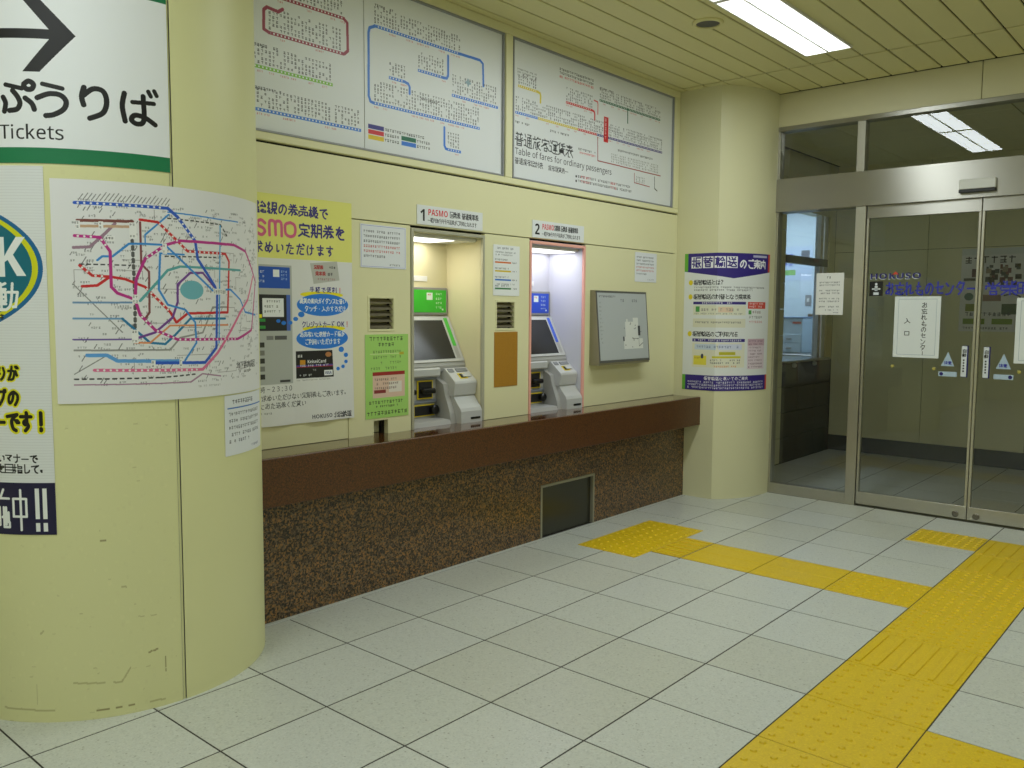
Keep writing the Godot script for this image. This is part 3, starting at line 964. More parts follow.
func img_plan() -> Image:
	var im := sheet_img(720, 580, Color(0.71, 0.73, 0.735))
	var ink := Color(0.3, 0.3, 0.32)
	var white := Color(0.86, 0.87, 0.85)
	fine(im, 24, 22, 250, 18, ink, 1.0)
	for k in 11:
		fine(im, 22, 80 + k * 34, 60 if k % 2 else 36, 14, Color(0.5, 0.51, 0.52), 0.9)
	fine(im, 330, 50, 90, 26, Color(0.42, 0.43, 0.45), 0.9)
	fine(im, 500, 50, 90, 26, Color(0.42, 0.43, 0.45), 0.9)
	poly(im, vv([380, 250, 400, 250, 400, 226, 420, 226, 420, 250, 500, 250, 500, 214, 580, 214, 580, 400, 640, 400, 640, 490, 350, 490, 350, 380, 380, 380]), white)
	rect(im, 572, 286, 34, 88, Color(0.2, 0.21, 0.23))
	for k in 14:
		rect(im, rng.randi_range(360, 620), rng.randi_range(230, 470), 10, 10, Color(0.45, 0.45, 0.46))
	rect(im, 340, 380, 22, 40, ink)
	path(im, vv([500, 400, 580, 400, 580, 470, 640, 440]), 4, ink)
	return im

func img_panel(c: Color) -> Image:
	var im := sheet_img(430, 150, c)
	var white := Color(0.88, 0.93, 0.9)
	for k in 4:
		fine(im, 40, 24 + k * 26, 150, 15, white)
		fine(im, 352, 20 + k * 30, 50, 15, white, 1.0)
	rect(im, 284, 18, 44, 48, white)
	fine(im, 292, 26, 30, 12, RED, 1.0)
	rect(im, 398, 124, 12, 12, white)
	return im

func img_entrance() -> Image:
	var im := sheet_img(400, 560, Color(0.9, 0.92, 0.92))
	var edge := Color(0.62, 0.68, 0.72)
	rect(im, 34, 24, 332, 3, edge)
	rect(im, 34, 532, 332, 3, edge)
	rect(im, 34, 24, 3, 510, edge)
	rect(im, 364, 24, 3, 510, edge)
	text(im, "お忘れものセンタ", 238, 56, 46, INK, 0.12, 1.2, 1.0, true)
	rect(im, 258, 500, 5, 36, INK)
	text(im, "入", 92, 196, 50, INK, 0.12)
	text(im, "口", 92, 310, 50, INK, 0.12)
	return im

func img_hours() -> Image:
	var im := sheet_img(400, 560, Color(0.9, 0.92, 0.92))
	var edge := Color(0.62, 0.68, 0.72)
	rect(im, 34, 24, 332, 3, edge)
	rect(im, 34, 532, 332, 3, edge)
	rect(im, 34, 24, 3, 510, edge)
	rect(im, 364, 24, 3, 510, edge)
	return im

func img_letter() -> Image:
	var im := sheet_img(420, 620, Color(0.91, 0.91, 0.9))
	fine(im, 160, 50, 90, 32, Color(0.35, 0.35, 0.36), 1.0)
	for k in [0, 1, 3, 4, 6, 7, 9]:
		fine(im, 50, 130 + k * 40, 330, 22, Color(0.35, 0.35, 0.36), 0.93)
	fine(im, 130, 540, 230, 18, Color(0.4, 0.4, 0.45))
	fine(im, 270, 580, 90, 16, Color(0.3, 0.3, 0.4))
	return im

func img_lost() -> Image:
	var im := sheet_img(620, 900, Color(0.92, 0.92, 0.91))
	rect(im, 0, 0, 620, 70, Color(0.86, 0.88, 0.87))
	fine(im, 40, 86, 540, 78, Color(0.16, 0.12, 0.18), 0.95)
	for k in 36:
		rect(im, rng.randi_range(240, 560), rng.randi_range(170, 380), rng.randi_range(24, 60), rng.randi_range(24, 60), [Color(0.2, 0.15, 0.2), Color(0.45, 0.25, 0.28), Color(0.3, 0.32, 0.36), Color(0.6, 0.55, 0.5)][k % 4])
	rect(im, 110, 220, 90, 90, Color(0.4, 0.25, 0.3))
	rect(im, 30, 320, 170, 30, Color(0.25, 0.25, 0.27))
	disc(im, 90, 520, 46, 42, Color(0.3, 0.45, 0.45))
	rect(im, 230, 500, 180, 70, Color(0.62, 0.5, 0.46))
	path(im, vv([440, 510, 520, 490, 590, 520, 600, 560]), 14, Color(0.3, 0.32, 0.36))
	rect(im, 60, 600, 160, 80, Color(0.55, 0.6, 0.25))
	for k in 9:
		rect(im, 420 + (k % 3) * 50, 600 + int(k / 3.0) * 36, 60, 40, Color(0.25, 0.36, 0.28))
	fine(im, 60, 690, 500, 42, Color(0.25, 0.25, 0.3), 0.9)
	rect(im, 40, 760, 220, 60, Color(0.5, 0.62, 0.2))
	rect(im, 330, 760, 200, 60, Color(0.5, 0.62, 0.2))
	fine(im, 40, 850, 520, 26, Color(0.3, 0.3, 0.32), 0.8)
	return im

# ------------------------------------------------------------------ builders
func ceiling_light(x0: float, x1: float, z0: float, z1: float, label: String, energy: float) -> void:
	var t := thing("ceiling_light", label, "light", Vector3((x0 + x1) * 0.5, CEIL, (z0 + z1) * 0.5), "recessed fluorescent ceiling lights")
	var y := CEIL - 0.014
	var xm := (x0 + x1) * 0.5
	var zm := (z0 + z1) * 0.5
	var f := MB.new()
	var b := 0.012
	f.box(Vector3(x0, y, z0), Vector3(x1, CEIL, z0 + b), 0.002)
	f.box(Vector3(x0, y, z1 - b), Vector3(x1, CEIL, z1), 0.002)
	f.box(Vector3(x0, y, z0 + b), Vector3(x0 + b, CEIL, z1 - b), 0.002)
	f.box(Vector3(x1 - b, y, z0 + b), Vector3(x1, CEIL, z1 - b), 0.002)
	f.box(Vector3(xm - 0.02, y, z0 + b), Vector3(xm + 0.02, CEIL, z1 - b), 0.002)
	f.box(Vector3(x0 + b, y, zm - 0.007), Vector3(xm - 0.02, CEIL, zm + 0.007), 0.002)
	f.box(Vector3(xm + 0.02, y, zm - 0.007), Vector3(x1 - b, CEIL, zm + 0.007), 0.002)
	part(f, "frame", M.white_metal, t)
	for i in 2:
		for j in 2:
			var lo := Vector3(x0 + b if i == 0 else xm + 0.02, y + 0.005, z0 + b if j == 0 else zm + 0.007)
			var hi := Vector3(xm - 0.02 if i == 0 else x1 - b, CEIL, zm - 0.007 if j == 0 else z1 - b)
			boxp(lo, hi, 0.0, "diffuser", M.lamp, t)
			var l := AreaLight3D.new()
			l.name = "tube_light"
			l.area_size = Vector2(hi.x - lo.x, hi.z - lo.z)
			l.light_color = Color(0.95, 0.99, 1.0)
			l.light_energy = energy
			l.set("area_range", 14.0)
			l.shadow_enabled = true
			t.add_child(l, true)
			l.position = Vector3((lo.x + hi.x) * 0.5, y + 0.003, (lo.z + hi.z) * 0.5) - t.position
			l.rotation_degrees = Vector3(-90, 0, 0)

func ticket_machine(x0: float, x1: float, label: String, accent: Color, wall_m: Material, frame_m: Material, tint: Color, power: float, lamp_end: float) -> void:
	var zb := -0.40
	var y0 := 0.746
	var y1 := 1.762
	var t := thing("ticket_machine", label, "ticket machine", Vector3((x0 + x1) * 0.5, y0, WZ), "ticket machines set in the cream wall")
	# frame round the opening
	var f := MB.new()
	var w := 0.017
	f.box(Vector3(x0 - w, y0, WZ - 0.012), Vector3(x0, y1 + w, WZ + 0.006), 0.002)
	f.box(Vector3(x1, y0, WZ - 0.012), Vector3(x1 + w, y1 + w, WZ + 0.006), 0.002)
	f.box(Vector3(x0, y1, WZ - 0.012), Vector3(x1, y1 + w, WZ + 0.006), 0.002)
	part(f, "opening_frame", frame_m, t)
	# lining of the alcove
	var a := MB.new()
	a.box(Vector3(x0 - 0.02, y0, zb - 0.02), Vector3(x0, y1, WZ - 0.012))
	a.box(Vector3(x1, y0, zb - 0.02), Vector3(x1 + 0.02, y1, WZ - 0.012))
	a.box(Vector3(x0, y0, zb - 0.02), Vector3(x1, y1, zb))
	a.box(Vector3(x0 - 0.02, y1, zb - 0.02), Vector3(x1 + 0.02, y1 + 0.02, WZ - 0.012))
	part(a, "alcove_lining", wall_m, t)
	# the lamp under the alcove's top
	var lamp := MB.new()
	lamp.box(Vector3(x0 + 0.004, y1 - 0.02, -0.39), Vector3(x1 - 0.004, y1, -0.16), 0.003)
	var lo := part(lamp, "alcove_lamp", M.lamp_case, t)
	var tube := MB.new()
	tube.box(Vector3(x0 + 0.02, y1 - 0.024, -0.375), Vector3(lamp_end, y1 - 0.02, -0.175), 0.001)
	part(tube, "lamp_diffuser", M.lamp, lo)
	var l := AreaLight3D.new()
	l.name = "alcove_light"
	l.area_size = Vector2(lamp_end - x0 - 0.03, 0.19)
	l.light_color = tint
	l.light_energy = power
	l.shadow_enabled = true
	t.add_child(l, true)
	l.position = Vector3((x0 + 0.02 + lamp_end) * 0.5, y1 - 0.026, -0.275) - t.position
	l.rotation_degrees = Vector3(-90, 0, 0)
	# guide panel on the back wall
	boxp(Vector3(x0 + 0.03, 1.338, zb), Vector3(x1 - 0.008, 1.492, zb + 0.016), 0.003, "guide_panel", M.grey_metal, t)
	var gp := MB.new()
	gp.quad(Vector3(x0 + 0.045, 1.352, zb + 0.0175), Vector3(x1 - 0.022, 1.352, zb + 0.0175), Vector3(x1 - 0.022, 1.478, zb + 0.0175), Vector3(x0 + 0.045, 1.478, zb + 0.0175))
	part(gp, "guide_print", print_mat(img_panel(accent), 0.35), t)
	boxp(Vector3(x0 + 0.05, 1.525, zb), Vector3(x0 + 0.36, 1.555, zb + 0.003), 0.001, "paper_strip", M.paper, t)
	# body
	var body := MB.new()
	body.extrude_x([Vector2(zb, y0), Vector2(zb, 1.332), Vector2(-0.388, 1.332), Vector2(-0.252, 1.072), Vector2(-0.246, 1.058), Vector2(-0.25, 1.03), Vector2(-0.272, 1.02), Vector2(-0.272, 0.775), Vector2(-0.16, 0.768), Vector2(-0.15, y0)], x0 + 0.002, x1 - 0.002)
	part(body, "machine_body", M.machine, t)
	# slanted screen with its rim; sd runs down the slope, nn away from it
	var top := Vector3(0, 1.322, -0.3815)
	var sd := Vector3(0, 1.078, -0.2535) - top
	var nn := Vector3(0, 0.128, 0.244).normalized()
	var slope := func(lo_x: float, hi_x: float, k0: float, k1: float, h: float) -> MB:
		var q := MB.new()
		var p := [Vector3(lo_x, 0, 0) + top + sd * k1, Vector3(hi_x, 0, 0) + top + sd * k1, Vector3(hi_x, 0, 0) + top + sd * k0, Vector3(lo_x, 0, 0) + top + sd * k0]
		var u := []
		for e in p:
			u.append(e + nn * h)
		q.quad(u[0], u[1], u[2], u[3])
		for e in 4:
			q.face([p[e], p[(e + 1) % 4], u[(e + 1) % 4], u[e]], (p[e] + p[(e + 1) % 4]) * 0.5 - (p[0] + p[2]) * 0.5)
		return q
	part(slope.call(x0 + 0.012, x1 - 0.006, 0.0, 1.0, 0.006), "screen_bezel", M.machine_light, t)
	part(slope.call(x0 + 0.03, x1 - 0.07, 0.07, 0.94, 0.0075), "screen", M.screen, t, "dark glass touch screen")
	part(slope.call(x1 - 0.055, x1 - 0.028, 0.02, 0.66, 0.0075), "accent_strip", mat(accent.lerp(Color.WHITE, 0.12), 0.4), t)
	part(slope.call(x1 - 0.055, x1 - 0.028, 0.66, 0.93, 0.0075), "trim_strip", M.machine, t)
	# ledge under the screen
	boxp(Vector3(x0 + 0.012, 1.0, -0.272), Vector3(x1 - 0.2, 1.05, -0.238), 0.008, "ledge", M.machine_light, t)
	# right-hand arm with the ticket outlet, tapering towards the front
	var arm := MB.new()
	var ax0 := x1 - 0.205
	arm.extrude_x([Vector2(-0.272, 1.046), Vector2(-0.236, 1.042), Vector2(-0.158, 0.974), Vector2(-0.154, 0.962), Vector2(-0.164, 0.898), Vector2(-0.172, 0.892), Vector2(-0.272, 0.9)], ax0 + 0.028, x1 - 0.004)
	var am := part(arm, "console_arm", M.machine_light, t)
	var ad := (Vector3(0, 0.974, -0.158) - Vector3(0, 1.042, -0.236))
	var an := Vector3(0, 0.078, 0.068).normalized()
	for spec in [[0.04, 0.08, 0.06, 0.3, "key", M.key_grey], [0.1, 0.185, 0.06, 0.3, "key", M.key_grey], [0.09, 0.15, 0.42, 0.82, "slot_mark", M.yellow], [0.1, 0.14, 0.47, 0.77, "ticket_outlet", M.black], [0.118, 0.175, 0.5, 0.72, "receipt_lip", M.machine_light]]:
		var q := MB.new()
		var o := Vector3(0, 1.042, -0.236)
		var hh: float = 0.004 if spec[4] == "key" else (0.002 if spec[4] == "slot_mark" else (0.003 if spec[4] == "ticket_outlet" else 0.007))
		var pa: Vector3 = o + ad * spec[3] + Vector3(ax0 + spec[0], 0, 0)
		var pb: Vector3 = o + ad * spec[3] + Vector3(ax0 + spec[1], 0, 0)
		var pc: Vector3 = o + ad * spec[2] + Vector3(ax0 + spec[1], 0, 0)
		var pd: Vector3 = o + ad * spec[2] + Vector3(ax0 + spec[0], 0, 0)
		var base := [pa, pb, pc, pd]
		var up := []
		for e in base:
			up.append(e + an * hh)
		q.quad(up[0], up[1], up[2], up[3])
		for e in 4:
			q.face([base[e], base[(e + 1) % 4], up[(e + 1) % 4], up[e]], (base[e] + base[(e + 1) % 4]) * 0.5 - (base[0] + base[2]) * 0.5)
		part(q, spec[4], spec[5], am)
	var foot := MB.new()
	foot.extrude_x([Vector2(-0.272, 0.9), Vector2(-0.176, 0.894), Vector2(-0.142, 0.85), Vector2(-0.122, 0.828), Vector2(-0.114, 0.81), Vector2(-0.112, y0), Vector2(-0.272, y0)], ax0 + 0.035, x1 - 0.004)
	var fp := part(foot, "console_foot", M.machine_light, t)
	boxp(Vector3(x1 - 0.095, 0.764, -0.1125), Vector3(x1 - 0.02, 0.776, -0.1105), 0.0, "name_mark", M.black, fp)
	# side cheek that slopes from the arm to the tray
	var cheek := MB.new()
	cheek.extrude_x([Vector2(-0.272, 0.99), Vector2(-0.215, 0.96), Vector2(-0.2, 0.9), Vector2(-0.16, 0.8), Vector2(-0.15, y0), Vector2(-0.272, y0)], ax0 - 0.005, ax0 + 0.035)
	part(cheek, "cheek", M.machine, t)
	boxp(Vector3(x0 + 0.012, 0.985, -0.273), Vector3(ax0 - 0.006, 1.002, -0.262), 0.002, "label_bar", M.bar_grey, t)
	boxp(Vector3(x0 + 0.012, 0.858, -0.273), Vector3(ax0 - 0.006, 0.875, -0.262), 0.002, "label_bar", M.bar_grey, t)
	# note and coin slots, each outlined in yellow
	for u in [[x0 + 0.02, x0 + 0.135, 0.88, 0.982, true], [x0 + 0.16, x0 + 0.275, 0.88, 0.982, false]]:
		var un := MB.new()
		un.box(Vector3(u[0], u[2], -0.272), Vector3(u[1], u[3], -0.265), 0.001)
		var unit := part(un, "slot_frame", M.yellow, t, "yellow outline of a money slot")
		boxp(Vector3(u[0] + 0.007, u[2] + 0.007, -0.266), Vector3(u[1] - 0.007, u[3] - 0.007, -0.2635), 0.001, "slot_face", M.grey_metal if u[4] else M.dark_plastic, unit)
		boxp(Vector3(u[0] + 0.018, u[2] + 0.03, -0.264), Vector3(u[1] - 0.004, u[2] + 0.058, -0.232), 0.006, "slot_mouth", M.black, unit)
	var tray := MB.new()
	tray.box(Vector3(x0 + 0.03, 0.785, -0.2725), Vector3(ax0 - 0.02, 0.85, -0.2665), 0.001)
	var tr := part(tray, "tray_frame", M.yellow, t, "yellow outline of the change tray")
	boxp(Vector3(x0 + 0.036, 0.791, -0.267), Vector3(x0 + 0.13, 0.844, -0.2645), 0.001, "change_opening", M.black, tr)
	boxp(Vector3(x0 + 0.14, 0.791, -0.267), Vector3(ax0 - 0.026, 0.844, -0.2645), 0.001, "change_opening", M.dark_plastic, tr)
	var knob := MB.new()
	knob.lathe(Vector3(ax0 - 0.035, 0.82, -0.268), Vector3(0, 0, 1), [Vector2(0.026, 0), Vector2(0.026, 0.028), Vector2(0.02, 0.034), Vector2(0, 0.034)], 18)
	part(knob, "coin_cup", M.black, t)

func vent(x0: float, x1: float, y0: float, y1: float, par: Node3D) -> void:
	var f := MB.new()
	var b := 0.012
	f.box(Vector3(x0 - b, y0 - b, WZ - 0.03), Vector3(x0, y1 + b, WZ + 0.003), 0.001)
	f.box(Vector3(x1, y0 - b, WZ - 0.03), Vector3(x1 + b, y1 + b, WZ + 0.003), 0.001)
	f.box(Vector3(x0, y0 - b, WZ - 0.03), Vector3(x1, y0, WZ + 0.003), 0.001)
	f.box(Vector3(x0, y1, WZ - 0.03), Vector3(x1, y1 + b, WZ + 0.003), 0.001)
	f.box(Vector3(x0 - b, y0 - b, WZ - 0.07), Vector3(x1 + b, y1 + b, WZ - 0.066))
	var v := part(f, "vent", M.cream, par, "small louvred vent in the cream wall")
	var n := 5
	for k in n:
		var y := y0 + (y1 - y0) * (k + 0.15) / n
		var s := MB.new()
		s.extrude_x([Vector2(WZ - 0.006, y), Vector2(WZ - 0.003, y), Vector2(WZ - 0.028, y + 0.022), Vector2(WZ - 0.031, y + 0.022)], x0, x1)
		part(s, "slat", M.vent_metal, v)

# a flat wall panel with rectangular openings
func holed(x0: float, x1: float, y0: float, y1: float, z0: float, z1: float, holes: Array) -> MB:
	var xs := [x0, x1]
	var ys := [y0, y1]
	for h in holes:
		xs.append(h[0]); xs.append(h[1]); ys.append(h[2]); ys.append(h[3])
	xs.sort()
	ys.sort()
	var mb := MB.new()
	for i in xs.size() - 1:
		for j in ys.size() - 1:
			var c := Vector2((xs[i] + xs[i + 1]) * 0.5, (ys[j] + ys[j + 1]) * 0.5)
			var open := false
			for h in holes:
				if c.x > h[0] and c.x < h[1] and c.y > h[2] and c.y < h[3]:
					open = true
			if not open and xs[i + 1] - xs[i] > 0.0001 and ys[j + 1] - ys[j] > 0.0001:
				mb.box(Vector3(xs[i], ys[j], z0), Vector3(xs[i + 1], ys[j + 1], z1))
	return mb

func column_mesh(c: Vector2, r: float, a0: float, a1: float, h: float, segs: int) -> MB:
	var mb := MB.new()
	for k in segs:
		var t0 := deg_to_rad(lerpf(a0, a1, float(k) / segs))
		var t1 := deg_to_rad(lerpf(a0, a1, float(k + 1) / segs))
		var d0 := Vector3(cos(t0), 0, sin(t0))
		var d1 := Vector3(cos(t1), 0, sin(t1))
		var o := Vector3(c.x, 0, c.y)
		var u0 := float(k) / segs
		var u1 := float(k + 1) / segs
		mb.quadn(o + d1 * r, o + d0 * r, o + d0 * r + Vector3(0, h, 0), o + d1 * r + Vector3(0, h, 0), d1, d0, d0, d1, Vector2(u1, 1), Vector2(u0, 1), Vector2(u0, 0), Vector2(u1, 0))
		mb.face([o + Vector3(0, h, 0), o + d0 * r + Vector3(0, h, 0), o + d1 * r + Vector3(0, h, 0)], Vector3.UP)
		mb.face([o, o + d0 * r, o + d1 * r], Vector3.DOWN)
	return mb

func tactile(kind: String, sx: float, sz: float, along_x: bool) -> ArrayMesh:
	var mb := MB.new()
	var g := 0.0022
	mb.box(Vector3(g, -0.0095, g), Vector3(sx - g, 0.0012, sz - g), 0.001)
	if kind == "dots" or kind == "dots_fine":
		var px := 0.0667 if kind == "dots" else 0.05
		var nx := int(round(sx / px))
		var nz := int(round(sz / px))
		for i in nx:
			for j in nz:
				mb.lathe(Vector3((i + 0.5) * sx / nx, 0.001, (j + 0.5) * sz / nz), Vector3.UP, [Vector2(0.0125, 0), Vector2(0.0095, 0.0052), Vector2(0, 0.0058)], 8)
	elif kind == "bars":
		var n := int(round((sz if along_x else sx) / 0.0667))
		for k in n:
			var c := (k + 0.5) / n * (sz if along_x else sx)
			if along_x:
				mb.box(Vector3(0.02, 0.0, c - 0.011), Vector3(sx - 0.02, 0.0062, c + 0.011), 0.0022)
			else:
				mb.box(Vector3(c - 0.011, 0.0, 0.012), Vector3(c + 0.011, 0.0062, sz - 0.012), 0.0022)
	elif kind == "low":
		for k in 3:
			var c := (k + 0.5) / 3.0 * sx
			mb.box(Vector3(c - 0.004, 0.0, 0.01), Vector3(c + 0.004, 0.0025, sz - 0.01), 0.001)
	return mb.mesh()

func pane(lo: Vector3, hi: Vector3, called: String, par: Node3D) -> MeshInstance3D:
	var mb := MB.new()
	var x := (lo.x + hi.x) * 0.5
	mb.quad(Vector3(x, lo.y, lo.z), Vector3(x, lo.y, hi.z), Vector3(x, hi.y, hi.z), Vector3(x, hi.y, lo.z))
	return part(mb, called, M.glass, par)

func door_leaf(called: String, z0: float, z1: float, meet_high: bool) -> Node3D:
	var d := group_node(called)
	d.position = Vector3(DX, 0, z0)
	var xa := DX + 0.012
	var xb := DX + 0.05
	boxp(Vector3(xa, 0.012, z0), Vector3(xb, 0.1, z1), 0.002, "bottom_rail", M.steel_plain, d)
	boxp(Vector3(xa, 2.02, z0), Vector3(xb, 2.105, z1), 0.002, "top_rail", M.steel, d)
	var s := 0.016
	boxp(Vector3(xa, 0.1, z0), Vector3(xb, 2.02, z0 + s), 0.002, "stile", M.steel_plain, d)
	boxp(Vector3(xa, 0.1, z1 - s), Vector3(xb, 2.02, z1), 0.002, "stile", M.steel_plain, d)
	pane(Vector3(xa + 0.018, 0.1, z0 + s), Vector3(xa + 0.018, 2.02, z1 - s), "glass_pane", d)
	var zk := z1 - 0.065 if meet_high else z0 + 0.055
	var k := MB.new()
	k.lathe(Vector3(xa, 0.042, zk), Vector3(-1, 0, 0), [Vector2(0.021, 0), Vector2(0.021, 0.004), Vector2(0.017, 0.007), Vector2(0.006, 0.008), Vector2(0, 0.006)], 18)
	part(k, "floor_lock", M.lock, d)
	return d

func make_materials() -> void:
	M.cream = mat(Color(0.9, 0.885, 0.715), 0.42)
	M.cream_ceiling = mat(Color(0.86, 0.835, 0.61), 0.5)
	M.cream_pillar = mat(Color(0.885, 0.88, 0.67), 0.45)
	M.cream_round = mat(Color(0.86, 0.845, 0.69), 0.42)
	M.cream_beam = mat(Color(0.84, 0.82, 0.68), 0.5)
	M.joint = mat(Color(0.16, 0.15, 0.12), 0.8)
	M.white_metal = mat(Color(0.85, 0.85, 0.83), 0.4)
	M.grey_metal = mat(Color(0.6, 0.6, 0.6), 0.35, 0.3)
	M.frame_grey = mat(Color(0.58, 0.59, 0.6), 0.4, 0.2)
	M.frame_cream = mat(Color(0.72, 0.71, 0.63), 0.4, 0.2)
	M.vent_metal = mat(Color(0.5, 0.47, 0.38), 0.4, 0.4)
	M.steel_plain = tri_mat(speckle(256, Color(0.75, 0.74, 0.7), [Color(0.72, 0.71, 0.67), Color(0.78, 0.77, 0.73)], 5000, 1, 2), 0.3, 0.3, Color.WHITE, 0.9)
	M.steel = mat(Color(0.66, 0.65, 0.62), 0.36, 0.95)
	M.steel.anisotropy_enabled = true
	M.steel.anisotropy = -0.85
	M.steel_dark = mat(Color(0.34, 0.34, 0.31), 0.28, 0.85)
	M.lock = mat(Color(0.5, 0.48, 0.44), 0.3, 0.9)
	M.black = mat(Color(0.035, 0.035, 0.04), 0.35)
	M.dark_plastic = mat(Color(0.1, 0.1, 0.11), 0.4)
	M.machine = mat(Color(0.66, 0.66, 0.65), 0.45)
	M.machine_light = mat(Color(0.75, 0.755, 0.75), 0.42)
	M.bar_grey = mat(Color(0.5, 0.52, 0.56), 0.4)
	M.key_grey = mat(Color(0.5, 0.51, 0.52), 0.5)
	M.screen = mat(Color(0.16, 0.165, 0.165), 0.25)
	M.yellow = mat(Color(0.85, 0.76, 0.12), 0.5)
	M.pink = mat(Color(0.94, 0.69, 0.63), 0.5)
	M.paper = mat(Color(0.92, 0.92, 0.92), 0.7)
	M.brown_plate = tri_mat(speckle(256, Color(0.68, 0.49, 0.15), [Color(0.64, 0.45, 0.13), Color(0.72, 0.53, 0.18)], 3000, 1, 3), 0.25, 0.4)
	M.alcove_beige = mat(Color(0.87, 0.84, 0.7), 0.5)
	M.alcove_white = mat(Color(0.82, 0.82, 0.86), 0.45)
	M.lamp = mat(Color(0.95, 0.95, 0.95), 0.5)
	M.lamp.emission_enabled = true
	M.lamp.emission = Color(1.0, 1.0, 0.98)
	M.lamp.emission_energy_multiplier = 1.6
	M.lamp_case = M.white_metal
	M.glass = mat(Color(0.16, 0.18, 0.165, 0.28), 0.0)
	M.glass.transparency = BaseMaterial3D.TRANSPARENCY_ALPHA
	M.glass.metallic_specular = 0.62
	M.blue_film = mat(Color(0.18, 0.2, 0.66), 0.45)
	M.red_film = mat(Color(0.82, 0.3, 0.2), 0.45)
	M.white_film = mat(Color(0.86, 0.88, 0.9), 0.5)
	M.navy_film = mat(Color(0.14, 0.12, 0.42), 0.45)
	M.black_film = mat(Color(0.05, 0.05, 0.055), 0.4)
	M.pale_blue = mat(Color(0.7, 0.78, 0.86), 0.5)
	M.office_white = mat(Color(0.8, 0.86, 0.9), 0.6)
	M.office_blue = mat(Color(0.36, 0.52, 0.68), 0.5)
	M.dark_tile = tri_mat(speckle(256, Color(0.2, 0.19, 0.15), [Color(0.24, 0.23, 0.18), Color(0.16, 0.15, 0.12)], 4000, 1, 3), 0.5, 0.45)
	M.dark_skirt = mat(Color(0.16, 0.17, 0.17), 0.5)
	M.brown_door = mat(Color(0.42, 0.34, 0.26), 0.5)
	M.rubber = mat(Color(0.06, 0.06, 0.06), 0.7)
	# terrazzo floor in three close tones
	var tz := speckle(512, Color(0.79, 0.8, 0.77), [Color(0.765, 0.775, 0.745), Color(0.815, 0.825, 0.795), Color(0.74, 0.75, 0.72), Color(0.8, 0.805, 0.77), Color(0.775, 0.785, 0.76)], 30000, 1, 4)
	for k in 320:
		var s := rng.randi_range(1, 3)
		rect(tz, rng.randi_range(0, 508), rng.randi_range(0, 508), s, s, Color(0.62, 0.62, 0.58))
	M.tile = [tri_mat(tz, 0.9, 0.33), tri_mat(tz, 1.1, 0.36, Color(0.985, 0.985, 0.975)), tri_mat(tz, 0.97, 0.3), tri_mat(tz, 1.03, 0.34, Color(0.975, 0.97, 0.95))]
	M.grout = mat(Color(0.29, 0.28, 0.26), 0.95, 0.0, 0.1)
	M.tactile = tri_mat(speckle(512, Color(0.87, 0.74, 0.09), [Color(0.84, 0.705, 0.08), Color(0.9, 0.775, 0.12), Color(0.85, 0.72, 0.1)], 14000, 1, 5), 0.7, 0.36)
	# granite of the counter: coarse brown and black below, finer red-brown above
	M.granite = tri_mat(speckle(1024, Color(0.36, 0.29, 0.2), [Color(0.15, 0.135, 0.11), Color(0.2, 0.175, 0.14), Color(0.62, 0.45, 0.25), Color(0.55, 0.41, 0.23), Color(0.48, 0.4, 0.3), Color(0.37, 0.3, 0.22), Color(0.25, 0.21, 0.17)], 62000, 3, 10), 1.15, 0.3)
	var red := speckle(1024, Color(0.35, 0.21, 0.1), [Color(0.27, 0.165, 0.085), Color(0.41, 0.24, 0.115), Color(0.31, 0.19, 0.095), Color(0.39, 0.25, 0.12), Color(0.23, 0.14, 0.08)], 70000, 2, 6)
	M.granite_red = tri_mat(red, 0.9, 0.1)
	M.granite_satin = tri_mat(red, 0.9, 0.3)
	M.granite_red.metallic_specular = 0.72
	M.granite_red.clearcoat_enabled = true
	M.granite_red.clearcoat = 0.4
	M.granite_red.clearcoat_roughness = 0.05

func _ready() -> void:
	rng.seed = 20240611
	# ---- camera, exposure
	var cam := Camera3D.new()
	cam.name = "camera"
	cam.fov = 48.54
	cam.near = 0.05
	cam.far = 60.0
	add_child(cam)
	cam.position = Vector3(-2.1216, 1.3577, 3.1293)
	cam.rotation_degrees = Vector3(-4.837, -49.045, 0.3775)
	cam.current = true
	var we := WorldEnvironment.new()
	we.name = "world"
	var env := Environment.new()
	env.background_mode = Environment.BG_COLOR
	env.background_color = Color(0.02, 0.02, 0.02)
	env.tonemap_mode = Environment.TONE_MAPPER_LINEAR
	env.tonemap_exposure = 1.0
	env.sdfgi_enabled = true
	env.ssao_enabled = true
	env.ssil_enabled = true
	we.environment = env
	add_child(we)
	make_materials()
	# ---- ceiling lights: the pair in view, its neighbours along the hall and the rows behind
	ceiling_light(0.77, 3.17, 0.93, 1.22, "long recessed fluorescent light in the plank ceiling before the glass doors", 0.70)
	ceiling_light(-3.6, -1.2, 0.93, 1.22, "long recessed fluorescent light over the round map column", 0.70)
	ceiling_light(0.77, 3.17, 3.9, 4.165, "long recessed fluorescent light far from the ticket wall, by the doors", 0.70)
	ceiling_light(-3.6, -1.2, 3.9, 4.165, "long recessed fluorescent light far from the ticket wall, by the side wall", 0.70)
	build_floor()
	build_ceiling()
	build_walls()
	build_counter()
	build_columns()
	build_doors()
	build_interior()
	ticket_machine(0.849, 1.363, "ticket machine with green guide panel and steel frame, under the number 1 plate", Color(0.24, 0.74, 0.2), M.alcove_beige, M.frame_cream, Color(1.0, 0.98, 0.92), 0.13, 1.2)
	ticket_machine(1.79, 2.31, "ticket machine with blue guide panel and pink frame, under the number 2 plate", Color(0.14, 0.3, 0.8), M.alcove_white, M.pink, Color(0.95, 0.96, 1.0), 0.12, 2.29)
	build_boards()
	build_papers()

